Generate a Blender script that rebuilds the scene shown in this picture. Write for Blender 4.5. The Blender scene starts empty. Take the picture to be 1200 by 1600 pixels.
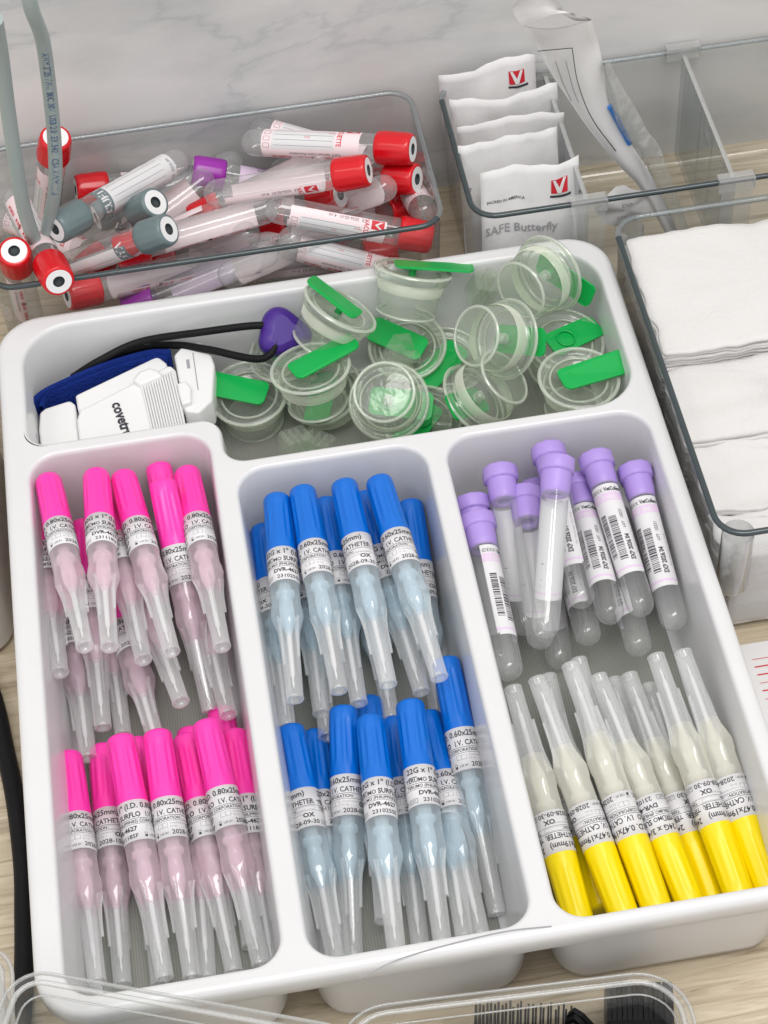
import bpy, math, random
from mathutils import noise as mnoise, Vector, Matrix, Quaternion
random.seed(7)
sc = bpy.context.scene
COL = sc.collection
MM = 0.001                      # everything below is written in millimetres

# ---------------------------------------------------------------- camera
cam_d = bpy.data.cameras.new('camera'); cam = bpy.data.objects.new('camera', cam_d); COL.objects.link(cam)
cam.location = (0.1078581, -0.352083, 0.7602836)
cam.rotation_euler = (0.681909, 0.048478, -0.161257)
cam_d.sensor_fit = 'VERTICAL'; cam_d.sensor_height = 24.0; cam_d.lens = 48.0
cam_d.clip_start = 0.01; cam_d.clip_end = 50
sc.camera = cam

# ---------------------------------------------------------------- light
world = bpy.data.worlds.new('World'); sc.world = world; world.use_nodes = True
wn = world.node_tree.nodes; wn['Background'].inputs[0].default_value = (0.97, 0.965, 0.98, 1); wn['Background'].inputs[1].default_value = 0.86
def area(name, loc, target, sx, sy, power, col=(1, .98, .95)):
    l = bpy.data.lights.new(name, 'AREA'); l.shape = 'RECTANGLE'; l.size = sx; l.size_y = sy; l.energy = power; l.color = col
    o = bpy.data.objects.new(name, l); COL.objects.link(o); o.location = loc
    o.rotation_euler = (Vector(target) - Vector(loc)).to_track_quat('-Z', 'Y').to_euler()
    return o
area('ceiling_panel', (0.35, -0.25, 1.9), (.15, .15, 0), 1.2, 0.6, 18)
area('ceiling_panel', (-0.9, -0.5, 1.9), (.15, .15, 0), 1.2, 0.3, 5)
sc.view_settings.view_transform = 'Standard'; sc.view_settings.look = 'None'
sc.view_settings.exposure = 0.10; sc.view_settings.gamma = 1.0
sc.view_settings.use_curve_mapping = False
cy = sc.cycles
cy.max_bounces = 14; cy.diffuse_bounces = 4; cy.glossy_bounces = 4; cy.transmission_bounces = 8; cy.transparent_max_bounces = 48
cy.caustics_reflective = False; cy.caustics_refractive = False; cy.use_denoising = True
cy.sample_clamp_indirect = 6

# ---------------------------------------------------------------- materials
def new_mat(name):
    m = bpy.data.materials.new(name); m.use_nodes = True
    nt = m.node_tree; nt.nodes.clear()
    out = nt.nodes.new('ShaderNodeOutputMaterial')
    return m, nt, out
def N(nt, typ, **kw):
    n = nt.nodes.new(typ)
    for k, v in kw.items():
        if k in n.inputs: n.inputs[k].default_value = v
        else: setattr(n, k, v)
    return n
def c4(c): return (c[0], c[1], c[2], 1)
def srgb(r, g, b):
    f = lambda v: ((v / 255 + .055) / 1.055) ** 2.4 if v > 10 else v / 255 / 12.92
    return (f(r), f(g), f(b))
def noise_bump(nt, scale, strength, dist=.0003, coord='Object', detail=4):
    tc = N(nt, 'ShaderNodeTexCoord'); no = N(nt, 'ShaderNodeTexNoise', Scale=scale, Detail=detail)
    nt.links.new(tc.outputs[coord], no.inputs['Vector'])
    b = N(nt, 'ShaderNodeBump', Strength=strength, Distance=dist); nt.links.new(no.outputs['Fac'], b.inputs['Height'])
    return b
def solid(name, col, rough=.4, spec=.5, bump=None, vary=0, vscale=60, trans=0, coat=0):
    m, nt, out = new_mat(name)
    p = N(nt, 'ShaderNodeBsdfPrincipled', **{'Base Color': c4(col), 'Roughness': rough, 'Specular IOR Level': spec, 'Coat Weight': coat})
    if vary:
        tc = N(nt, 'ShaderNodeTexCoord'); no = N(nt, 'ShaderNodeTexNoise', Scale=vscale, Detail=5)
        nt.links.new(tc.outputs['Object'], no.inputs['Vector'])
        mx = N(nt, 'ShaderNodeMix', data_type='RGBA'); mx.inputs['A'].default_value = c4([c * (1 - vary) for c in col]); mx.inputs['B'].default_value = c4([min(1, c * (1 + vary)) for c in col])
        nt.links.new(no.outputs['Fac'], mx.inputs['Factor']); nt.links.new(mx.outputs['Result'], p.inputs['Base Color'])
    if bump:
        b = noise_bump(nt, *bump); nt.links.new(b.outputs[0], p.inputs['Normal'])
    sh = p.outputs[0]
    if trans:
        t = N(nt, 'ShaderNodeBsdfTranslucent', Color=c4(col)); mi = N(nt, 'ShaderNodeMixShader'); mi.inputs[0].default_value = trans
        nt.links.new(sh, mi.inputs[1]); nt.links.new(t.outputs[0], mi.inputs[2]); sh = mi.outputs[0]
    nt.links.new(sh, out.inputs[0])
    return m
def clear(name, tint=(.95, .96, .96), haze=.03, hazecol=(.8, .8, .8), rough=.05, refl=1.0, edge=(.7, .74, .74), ior=1.5, bump=None):
    """thin sheet of clear plastic: straight transmission tinted more at grazing angles, fresnel reflection, a little milkiness"""
    m, nt, out = new_mat(name)
    lw = N(nt, 'ShaderNodeLayerWeight', Blend=.5)
    mc = N(nt, 'ShaderNodeMix', data_type='RGBA'); mc.inputs['A'].default_value = c4(tint); mc.inputs['B'].default_value = c4(edge)
    pw = N(nt, 'ShaderNodeMath', operation='POWER'); nt.links.new(lw.outputs['Facing'], pw.inputs[0]); pw.inputs[1].default_value = 3.0
    nt.links.new(pw.outputs[0], mc.inputs['Factor'])
    tr = N(nt, 'ShaderNodeBsdfTransparent'); nt.links.new(mc.outputs['Result'], tr.inputs[0])
    df = N(nt, 'ShaderNodeBsdfDiffuse', Color=c4(hazecol)); tl = N(nt, 'ShaderNodeBsdfTranslucent', Color=c4(hazecol))
    md = N(nt, 'ShaderNodeMixShader'); md.inputs[0].default_value = .12
    nt.links.new(df.outputs[0], md.inputs[1]); nt.links.new(tl.outputs[0], md.inputs[2])
    m1 = N(nt, 'ShaderNodeMixShader')
    hz = N(nt, 'ShaderNodeMath', operation='MULTIPLY_ADD'); nt.links.new(pw.outputs[0], hz.inputs[0]); hz.inputs[1].default_value = haze * 2.5; hz.inputs[2].default_value = haze
    nt.links.new(hz.outputs[0], m1.inputs[0]); nt.links.new(tr.outputs[0], m1.inputs[1]); nt.links.new(md.outputs[0], m1.inputs[2])
    p5 = N(nt, 'ShaderNodeMath', operation='POWER'); nt.links.new(lw.outputs['Facing'], p5.inputs[0]); p5.inputs[1].default_value = 5.0
    fr = N(nt, 'ShaderNodeMath', operation='MULTIPLY_ADD'); nt.links.new(p5.outputs[0], fr.inputs[0]); fr.inputs[1].default_value = .7; fr.inputs[2].default_value = .045
    g = N(nt, 'ShaderNodeBsdfGlossy', Roughness=rough)
    mu = N(nt, 'ShaderNodeMath', operation='MULTIPLY'); nt.links.new(fr.outputs[0], mu.inputs[0]); mu.inputs[1].default_value = refl
    m2 = N(nt, 'ShaderNodeMixShader'); nt.links.new(mu.outputs[0], m2.inputs[0]); nt.links.new(m1.outputs[0], m2.inputs[1]); nt.links.new(g.outputs[0], m2.inputs[2])
    if bump:
        b = noise_bump(nt, *bump); nt.links.new(b.outputs[0], g.inputs['Normal'])
    nt.links.new(m2.outputs[0], out.inputs[0])
    return m
def glass(name, col, ior=1.46, rough=.03):
    m, nt, out = new_mat(name)
    p = N(nt, 'ShaderNodeBsdfPrincipled', **{'Base Color': c4(col), 'Roughness': rough, 'IOR': ior, 'Transmission Weight': 1.0})
    nt.links.new(p.outputs[0], out.inputs[0]); return m

M = {}
M['tray'] = solid('white_glossy_plastic', (.745, .745, .75), .2, .5, bump=(9, .16, .002), trans=.12, vary=.03, vscale=45)
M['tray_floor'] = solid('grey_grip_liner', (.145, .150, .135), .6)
M['pink'] = solid('pink_cap_plastic', srgb(255, 62, 178), .28, .5, trans=.06)
M['blue'] = solid('blue_cap_plastic', srgb(0, 107, 206), .28, .5, trans=.05)
M['yellow'] = solid('yellow_cap_plastic', srgb(250, 224, 0), .3, .5, trans=.10)
M['lavender'] = solid('lavender_rubber', srgb(168, 142, 212), .42, .45, bump=(700, .05))
M['red'] = solid('red_cap_plastic', srgb(205, 12, 26), .25, .5)
M['greycap'] = solid('slate_cap_plastic', srgb(104, 120, 122), .32, .5)
M['purple'] = solid('purple_cap_plastic', srgb(150, 40, 160), .3, .5)
M['black_hole'] = solid('dark_rubber', (.03, .04, .045), .6)
M['ringwhite'] = solid('white_rubber', (.78, .78, .78), .5)
M['label'] = solid('label_paper', (.70, .69, .70), .45, .4)
M['ink'] = solid('black_ink', (.035, .035, .045), .5)
M['greyink'] = solid('grey_ink', (.32, .32, .34), .5)
M['redink'] = solid('red_ink', srgb(205, 35, 50), .5)
M['pinkink'] = solid('pink_print', srgb(240, 219, 222), .45)
M['lilac'] = solid('lilac_print', srgb(218, 196, 220), .45)
M['greyprint'] = solid('grey_print', srgb(110, 122, 124), .45)
M['purpleink'] = solid('purple_ink', srgb(140, 40, 150), .5)
M['blueink'] = solid('blue_ink', srgb(40, 80, 130), .5)
M['fr_pink'] = clear('frosted_pink_sleeve', (.975, .90, .935), .27, (1.0, .86, .92), .06, 1.4, (.93, .86, .89))
M['fr_blue'] = clear('frosted_blue_sleeve', (.89, .95, .975), .26, (.84, .94, 1.0), .06, 1.4, (.84, .90, .93))
M['fr_yellow'] = clear('frosted_cream_sleeve', (.985, .98, .93), .34, (1.0, .99, .92), .06, 1.4, (.92, .92, .88))
M['sleeve'] = clear('clear_sleeve_tube', (.975, .985, .985), .24, (1, 1, 1), .05, 1.3, (.90, .92, .93))
M['hub_pink'] = clear('pink_hub', (.97, .86, .92), .5, (1.0, .84, .91), .15, 1.0)
M['hub_blue'] = clear('blue_hub', (.72, .86, .94), .55, (.78, .89, .95), .15, 1.0)
M['hub_yellow'] = clear('cream_hub', (.96, .95, .88), .55, (.95, .95, .88), .15, 1.0)
M['steel'] = solid('cannula', (.78, .80, .80), .25, .8)
M['tube'] = clear('clear_tube_wall', (.985, .99, .988), .09, (1, 1, 1), .03, 1.5, (.88, .91, .91))
M['cupclear'] = clear('clear_cup_plastic', (.965, .988, .955), .08, (.92, .98, .88), .16, 1.3, (.86, .92, .83), bump=(70, .35, .003))
M['seal'] = clear('cream_seal', (.95, .97, .89), .45, (.90, .93, .80), .15, 1.0, (.84, .86, .74))
M['green'] = solid('green_tab_plastic', srgb(10, 182, 84), .3, .5, trans=.2)
M['boxclear'] = clear('clear_box_plastic', (.97, .975, .975), .035, (.86, .88, .88), .04, 1.3, (.70, .74, .75), bump=(14, .15, .002))
M['boxrim'] = solid('dark_reflection_edge', (.035, .05, .055), .12, .6)  # internal reflection in the clear plastic edge, put in as a dark colour
M['boxrim_light'] = clear('pale_reflection_edge', (.72, .76, .77), .12, (.7, .74, .75), .12, 2.0, (.5, .55, .56))  # same clear edge, lighter side of the reflection put into the tint
M['cuprim'] = clear('cup_moulded_edge', (.94, .97, .92), .30, (.93, .96, .88), .08, 1.6, (.84, .89, .80))
M['thin'] = clear('thin_blister_plastic', (.97, .975, .97), .05, (.85, .85, .84), .08, 1.5, (.84, .85, .84))
M['thinrim'] = clear('blister_edge', (.90, .91, .90), .25, (.88, .88, .87), .16, 2.0, (.66, .67, .66))
M['film'] = clear('crinkled_film', (.96, .97, .97), .10, (.85, .86, .87), .1, 2.5, (.75, .77, .78), bump=(90, 1.0, .004))
M['paper'] = solid('white_packet_paper', (.73, .72, .715), .62, .3, bump=(55, .35, .002))
M['gauze'] = solid('white_gauze', (.72, .705, .69), .9, .1, bump=(420, .6, .0006), trans=.1)
M['navy'] = solid('navy_webbing', srgb(22, 44, 116), .85, .1, bump=(700, 1.0, .0012))
M['black'] = solid('black_cord', (.008, .008, .009), .5, .15, bump=(500, .4, .0004))
M['blackplastic'] = solid('black_plastic', (.008, .008, .009), .35, .2)
M['cable_grey'] = solid('grey_green_cable', srgb(152, 166, 164), .38, .45, vary=.12, vscale=25)
M['violet'] = solid('violet_toggle', srgb(62, 26, 128), .35, .5)
M['bluestick'] = solid('blue_plastic', srgb(50, 120, 200), .35)
M['abs'] = solid('white_clip_plastic', (.78, .78, .775), .3, .5)
M['cream'] = solid('cream_plastic', (.62, .60, .57), .35, .5)
M['teal'] = solid('slate_card', srgb(105, 128, 132), .5)

def marble():
    m, nt, out = new_mat('marble_wall'); tc = N(nt, 'ShaderNodeTexCoord'); mp = N(nt, 'ShaderNodeMapping')
    mp.inputs['Rotation'].default_value = (0, math.radians(28), 0); mp.inputs['Scale'].default_value = (1.5, 1, 3.8)
    nt.links.new(tc.outputs['Object'], mp.inputs[0])
    n1 = N(nt, 'ShaderNodeTexNoise', Scale=2.1, Detail=7, Roughness=.58, Distortion=1.3); nt.links.new(mp.outputs[0], n1.inputs[0])
    # veins: thin band where the noise crosses a level
    s = N(nt, 'ShaderNodeMath', operation='SUBTRACT'); nt.links.new(n1.outputs['Fac'], s.inputs[0]); s.inputs[1].default_value = .54
    a = N(nt, 'ShaderNodeMath', operation='ABSOLUTE'); nt.links.new(s.outputs[0], a.inputs[0])
    r = N(nt, 'ShaderNodeValToRGB'); r.color_ramp.elements[0].position = 0; r.color_ramp.elements[0].color = (.57, .58, .58, 1)
    r.color_ramp.elements[1].position = .06; r.color_ramp.elements[1].color = (.70, .69, .68, 1)
    e = r.color_ramp.elements.new(.015); e.color = (.655, .655, .65, 1)
    nt.links.new(a.outputs[0], r.inputs[0])
    n2 = N(nt, 'ShaderNodeTexNoise', Scale=3.5, Detail=6, Roughness=.6); nt.links.new(mp.outputs[0], n2.inputs[0])
    r2 = N(nt, 'ShaderNodeValToRGB'); r2.color_ramp.elements[0].position = .32; r2.color_ramp.elements[0].color = (.76, .775, .78, 1); r2.color_ramp.elements[1].position = .55; r2.color_ramp.elements[1].color = (1, 1, 1, 1)
    nt.links.new(n2.outputs['Fac'], r2.inputs[0])
    mx = N(nt, 'ShaderNodeMix', data_type='RGBA', blend_type='MULTIPLY'); mx.inputs['Factor'].default_value = 1
    nt.links.new(r.outputs[0], mx.inputs['A']); nt.links.new(r2.outputs[0], mx.inputs['B'])
    p = N(nt, 'ShaderNodeBsdfPrincipled', Roughness=.35); nt.links.new(mx.outputs['Result'], p.inputs['Base Color']); nt.links.new(p.outputs[0], out.inputs[0])
    return m
def wood():
    m, nt, out = new_mat('light_oak_laminate'); tc = N(nt, 'ShaderNodeTexCoord'); mp = N(nt, 'ShaderNodeMapping')
    mp.inputs['Scale'].default_value = (5, 85, 5); mp.inputs['Rotation'].default_value = (0, 0, math.radians(3)); nt.links.new(tc.outputs['Object'], mp.inputs[0])
    n1 = N(nt, 'ShaderNodeTexNoise', Scale=3.0, Detail=13, Roughness=.72, Distortion=.9); nt.links.new(mp.outputs[0], n1.inputs[0])
    r = N(nt, 'ShaderNodeValToRGB'); cr = r.color_ramp
    cr.elements[0].position = .32; cr.elements[0].color = c4(srgb(136, 120, 98)); cr.elements[1].position = .66; cr.elements[1].color = c4(srgb(208, 195, 172))
    e = cr.elements.new(.47); e.color = c4(srgb(186, 171, 146))
    nt.links.new(n1.outputs['Fac'], r.inputs[0])
    p = N(nt, 'ShaderNodeBsdfPrincipled', Roughness=.45); nt.links.new(r.outputs[0], p.inputs['Base Color'])
    b = N(nt, 'ShaderNodeBump', Strength=.25, Distance=.0005); nt.links.new(n1.outputs['Fac'], b.inputs['Height']); nt.links.new(b.outputs[0], p.inputs['Normal'])
    nt.links.new(p.outputs[0], out.inputs[0]); return m
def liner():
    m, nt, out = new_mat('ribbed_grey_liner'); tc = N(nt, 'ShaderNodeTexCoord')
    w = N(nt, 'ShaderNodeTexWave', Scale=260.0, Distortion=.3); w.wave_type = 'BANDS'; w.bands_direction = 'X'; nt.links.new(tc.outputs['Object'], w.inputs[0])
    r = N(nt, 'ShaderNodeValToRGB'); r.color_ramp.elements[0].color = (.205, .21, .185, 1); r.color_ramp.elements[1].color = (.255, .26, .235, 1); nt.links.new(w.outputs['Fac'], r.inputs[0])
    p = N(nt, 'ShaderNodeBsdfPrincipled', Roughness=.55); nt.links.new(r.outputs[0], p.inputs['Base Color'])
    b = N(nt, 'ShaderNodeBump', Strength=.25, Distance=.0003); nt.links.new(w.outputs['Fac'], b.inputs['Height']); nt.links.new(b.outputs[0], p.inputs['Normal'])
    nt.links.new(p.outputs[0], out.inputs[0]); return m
M['marble'] = marble(); M['wood'] = wood(); M['tray_floor'] = liner()

# ---------------------------------------------------------------- mesh helpers (millimetres)
class MB:
    def __init__(s): s.v = []; s.f = []; s.mi = []; s.sm = []
    def add(s, vs, fs, mi=0, smooth=True, T=None):
        o = len(s.v)
        if T is not None: vs = [tuple(T @ Vector(v)) for v in vs]
        s.v += [tuple(v) for v in vs]; s.f += [tuple(i + o for i in f) for f in fs]; s.mi += [mi] * len(fs); s.sm += [smooth] * len(fs)
        return s
    def build(s, name, mats, parent=None):
        me = bpy.data.meshes.new(name)
        me.from_pydata([(a * MM, b * MM, c * MM) for a, b, c in s.v], [], s.f)
        if not isinstance(mats, (list, tuple)): mats = [mats]
        for m in mats: me.materials.append(M[m] if isinstance(m, str) else m)
        me.polygons.foreach_set('material_index', s.mi); me.polygons.foreach_set('use_smooth', s.sm); me.update()
        o = bpy.data.objects.new(name, me); COL.objects.link(o)
        if parent is not None: o.parent = parent
        return o
def lathe(prof, n=24, rf=None):
    vs = []; fs = []
    for k, (r, z) in enumerate(prof):
        for i in range(n):
            a = 2 * math.pi * i / n; rr = r + (rf(k, a, z) if rf else 0)
            vs.append((rr * math.cos(a), rr * math.sin(a), z))
    for k in range(len(prof) - 1):
        for i in range(n):
            j = (i + 1) % n; fs.append((k * n + i, k * n + j, (k + 1) * n + j, (k + 1) * n + i))
    return vs, fs
def disc(r, z, n=24):
    return [(r * math.cos(2 * math.pi * i / n), r * math.sin(2 * math.pi * i / n), z) for i in range(n)], [tuple(range(n))]
def box(x0, x1, y0, y1, z0, z1):
    v = [(x, y, z) for z in (z0, z1) for y in (y0, y1) for x in (x0, x1)]
    return v, [(0, 2, 3, 1), (4, 5, 7, 6), (0, 1, 5, 4), (2, 6, 7, 3), (0, 4, 6, 2), (1, 3, 7, 5)]
def round_poly(pts, r, d=0.0, seg=6):
    """rounded polygon (counter-clockwise), moved inwards by d; convex corner radius r-d, concave r+d; equal vertex count for every d"""
    n = len(pts); out = []
    rs = r if isinstance(r, (list, tuple)) else [r] * n
    for i in range(n):
        p0 = Vector(pts[i - 1]); p1 = Vector(pts[i]); p2 = Vector(pts[(i + 1) % n])
        a = (p1 - p0).normalized(); b = (p2 - p1).normalized()
        na = Vector((-a.y, a.x)); nb = Vector((-b.y, b.x)); cr = a.x * b.y - a.y * b.x
        cen_r = rs[i] if cr > 0 else -rs[i]
        # centre of the arc: offset lines by cen_r
        k = (na + nb); cen = p1 + k * (cen_r / (1 + na.dot(nb)))
        rad = cen_r - d
        a0 = math.atan2(-na.y, -na.x); a1 = math.atan2(-nb.y, -nb.x)
        da = (a1 - a0 + math.pi) % (2 * math.pi) - math.pi
        for s in range(seg + 1):
            t = a0 + da * s / seg; out.append((cen.x + rad * math.cos(t), cen.y + rad * math.sin(t)))
    return out
def rings(mb, rl, mi=0, cap=False, smooth=True):
    n = len(rl[0][0]); vs = []; fs = []
    for pts, z in rl: vs += [(p[0], p[1], z) for p in pts]
    for k in range(len(rl) - 1):
        for i in range(n):
            j = (i + 1) % n; fs.append((k * n + i, k * n + j, (k + 1) * n + j, (k + 1) * n + i))
    mb.add(vs, fs, mi, smooth)
    if cap: mb.add([(p[0], p[1], rl[-1][1]) for p in rl[-1][0]], [tuple(range(n))], mi, False)
def catmull(pts, per=8):
    P = [Vector(p) for p in pts]; P = [2 * P[0] - P[1]] + P + [2 * P[-1] - P[-2]]; out = []
    for i in range(1, len(P) - 2):
        for s in range(per):
            t = s / per
            out.append(.5 * ((2 * P[i]) + (-P[i - 1] + P[i + 1]) * t + (2 * P[i - 1] - 5 * P[i] + 4 * P[i + 1] - P[i + 2]) * t * t + (-P[i - 1] + 3 * P[i] - 3 * P[i + 1] + P[i + 2]) * t ** 3))
    out.append(P[-2]); return out
def frames(path):
    out = []; up = Vector((0, 0, 1)); prev = None
    for i, p in enumerate(path):
        t = (path[min(i + 1, len(path) - 1)] - path[max(i - 1, 0)]).normalized()
        if prev is None:
            s = t.cross(up); s = s if s.length > .1 else t.cross(Vector((0, 1, 0))); s.normalize()
        else: s = (prev - t * prev.dot(t)).normalized()
        prev = s; out.append((p, t, s, s.cross(t)))
    return out
def sweep(mb, path, sec, closed=False, mi=0, cap=True):
    fr = frames(path); n = len(sec); vs = []; fs = []
    for p, t, s, u in fr: vs += [tuple(p + s * a + u * b) for a, b in sec]
    m = len(fr)
    for k in range(m - 1 + (1 if closed else 0)):
        k2 = (k + 1) % m
        for i in range(n):
            j = (i + 1) % n; fs.append((k * n + i, k * n + j, k2 * n + j, k2 * n + i))
    mb.add(vs, fs, mi)
    if cap and not closed: mb.add([vs[i] for i in range(n)], [tuple(range(n))], mi, False); mb.add(vs[-n:], [tuple(range(n))], mi, False)
def circ(r, n=10, ry=None): return [(r * math.cos(2 * math.pi * i / n), (ry or r) * math.sin(2 * math.pi * i / n)) for i in range(n)]

_tc = {}
def text2d(s, size, bold=0.0, sx=1.0):
    key = (s, size, bold, sx)
    if key in _tc: return _tc[key]
    cu = bpy.data.curves.new('t', 'FONT'); cu.body = s; cu.size = size; cu.resolution_u = 2; cu.offset = bold * size
    o = bpy.data.objects.new('t', cu); COL.objects.link(o)
    dg = bpy.context.evaluated_depsgraph_get(); dg.update(); me = o.evaluated_get(dg).to_mesh()
    vs = [(v.co.x * sx, v.co.y) for v in me.vertices]; fs = [tuple(p.vertices) for p in me.polygons]
    o.evaluated_get(dg).to_mesh_clear(); bpy.data.objects.remove(o); bpy.data.curves.remove(cu)
    _tc[key] = (vs, fs); return _tc[key]
def put_text(mb, s, size, u, v, fn, mi, bold=.02, sx=1.0, flip=False, align='l'):
    vs, fs = text2d(s, size, bold, sx)
    w = max([p[0] for p in vs] or [0])
    if align == 'c': u = u - w / 2 * (-1 if flip else 1)
    k = -1 if flip else 1
    mb.add([fn(u + k * a, v + k * b) for a, b in vs], fs, mi, False)
def put_rect(mb, u0, u1, v0, v1, fn, mi, step=.9):
    n = max(1, int(abs(u1 - u0) / step)); vs = []; fs = []
    for i in range(n + 1):
        u = u0 + (u1 - u0) * i / n; vs += [fn(u, v0), fn(u, v1)]
    for i in range(n): fs.append((2 * i, 2 * i + 2, 2 * i + 3, 2 * i + 1))
    mb.add(vs, fs, mi, False)
def frame_rect(mb, u0, u1, v0, v1, fn, mi, t=.15):
    put_rect(mb, u0, u1, v0, v0 + t, fn, mi); put_rect(mb, u0, u1, v1 - t, v1, fn, mi)
    put_rect(mb, u0, u0 + t, v0 + t, v1 - t, fn, mi); put_rect(mb, u1 - t, u1, v0 + t, v1 - t, fn, mi)

def empty(name, label, cat, group=None, loc=(0, 0, 0), quat=None):
    o = bpy.data.objects.new(name, None); COL.objects.link(o); o.location = [c * MM for c in loc]; o.empty_display_size = .01
    if quat: o.rotation_mode = 'QUATERNION'; o.rotation_quaternion = quat
    o['label'] = label; o['category'] = cat
    if group: o['group'] = group
    return o
def tag(o, label, cat, group=None):
    o['label'] = label; o['category'] = cat
    if group: o['group'] = group
    return o
def copy_tree(root, label):
    r = root.copy(); COL.objects.link(r); r['label'] = label
    for ch in [c for c in root.children]:
        k = ch.copy(); COL.objects.link(k); k.parent = r
        for g in list(ch.children):
            q = g.copy(); COL.objects.link(q); q.parent = k
    return r
def pose(o, loc, quat, zs=1.0):
    o.location = [c * MM for c in loc]; o.rotation_mode = 'QUATERNION'; o.rotation_quaternion = quat; o.scale = (1, 1, zs)

# ================================================================ placements (millimetres, measured on the counter)
PINK = [
    ((18.81, 270.83, 52.0), (0.2446, 0.285, -0.6007, 0.7057), 1.0, 'pink capped catheter lying leftmost on top of the upper pink row'),
    ((40.92, 267.7, 54.0), (0.7441, 0.6603, 0.067, -0.0761), 1.0, 'pink capped catheter second from left on top of the upper pink row'),
    ((52.66, 267.95, 50.0), (0.3562, 0.4069, -0.5548, 0.6322), 1.0, 'pink capped catheter third from left on top of the upper pink row'),
    ((70.45, 254.37, 58.0), (0.0937, 0.1949, -0.8098, 0.5454), 1.0, 'pink capped catheter with the longest visible cap, lying over its pink neighbours'),
    ((81.66, 267.79, 46.0), (0.3245, 0.3294, -0.5936, 0.6587), 1.0, 'pink capped catheter rightmost in the upper pink row, against the divider'),
    ((68.81, 276.09, 44.0), (0.0028, -0.0581, 0.7854, -0.6162), 1.0, 'pink capped catheter whose cap top peeks out behind the longest pink cap'),
    ((10.48, 275.74, 32.0), (0.6992, 0.6411, -0.1907, 0.2524), 1.0, 'pink capped catheter half hidden under the leftmost one, tip hanging low at the tray wall'),
    ((30.65, 260.44, 30.0), (0.4238, 0.4636, -0.5762, 0.523), 1.0, 'pink capped catheter under the two left ones, its label showing in the gap between them'),
    ((18.67, 248.68, 18.0), (0.627, 0.6471, -0.2977, 0.3156), 1.0, 'pink capped catheter deepest at the left, tip touching the leftmost lower pink cap'),
    ((44.24, 270.61, 36.0), (0.6049, 0.5637, -0.3463, 0.4431), 1.0, 'pink capped catheter under the second and third ones, label half covered'),
    ((39.13, 240.09, 14.0), (0.0805, -0.0162, 0.6814, -0.7273), 1.0, 'pink capped catheter lying low in the gap, its label beginning with an inch size'),
    ((46.78, 253.86, 26.0), (0.5626, 0.58, -0.3389, 0.4819), 1.0, 'pink capped catheter whose round tip ends alone over the dark liner between the rows'),
    ((76.02, 252.8, 20.0), (0.2131, 0.1485, 0.6731, -0.6924), 1.0, 'pink capped catheter lowest at the right, tip resting on the lower pink caps'),
    ((33.97, 259.62, 10.0), (0.1058, 0.129, -0.6844, 0.7097), 1.0, 'pink capped catheter at the very bottom, sleeve showing beside the lower left cap'),
    ((14.55, 140.68, 22.0), (0.2998, 0.3302, -0.6294, 0.6363), 1.0, 'pink capped catheter leftmost in the lower pink row, beside the tray wall'),
    ((28.32, 149.07, 11.0), (0.0486, 0.0536, 0.7145, -0.6959), 1.043, 'pink capped catheter second in the lower pink row, tucked below its neighbours'),
    ((38.27, 140.05, 30.0), (0.5411, 0.6615, -0.3772, 0.3569), 1.0, 'pink capped catheter third from left in the lower pink row, dated label facing up'),
    ((53.93, 138.96, 31.0), (0.1886, 0.2385, -0.7292, 0.613), 1.0, 'pink capped catheter in the middle of the lower pink row, inch size on its label'),
    ((65.03, 142.7, 18.0), (0.3617, 0.4384, -0.5945, 0.5688), 1.015, 'pink capped catheter in the lower pink row, left of and below the topmost one'),
    ((75.31, 138.05, 34.0), (0.2682, 0.381, -0.6716, 0.5761), 1.0, 'pink capped catheter topmost of the lower pink row with dated label'),
    ((85.62, 138.71, 22.0), (0.6564, 0.7492, -0.0575, 0.0674), 1.003, 'pink capped catheter rightmost in the lower pink row, against the divider'),
    ((43.48, 149.47, 11.0), (0.592, 0.6043, -0.3844, 0.3695), 1.072, 'pink capped catheter mostly hidden between the third and middle lower ones'),
    ((81.35, 157.65, 12.0), (0.4221, 0.433, -0.5745, 0.5516), 1.055, 'pink capped catheter behind the topmost lower one, only its cap top showing'),
    ((66.83, 150.96, 10.0), (0.3452, 0.3232, -0.6356, 0.6102), 1.094, 'pink capped catheter deep in the lower row, cap sliver right of the middle one'),
]
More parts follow.
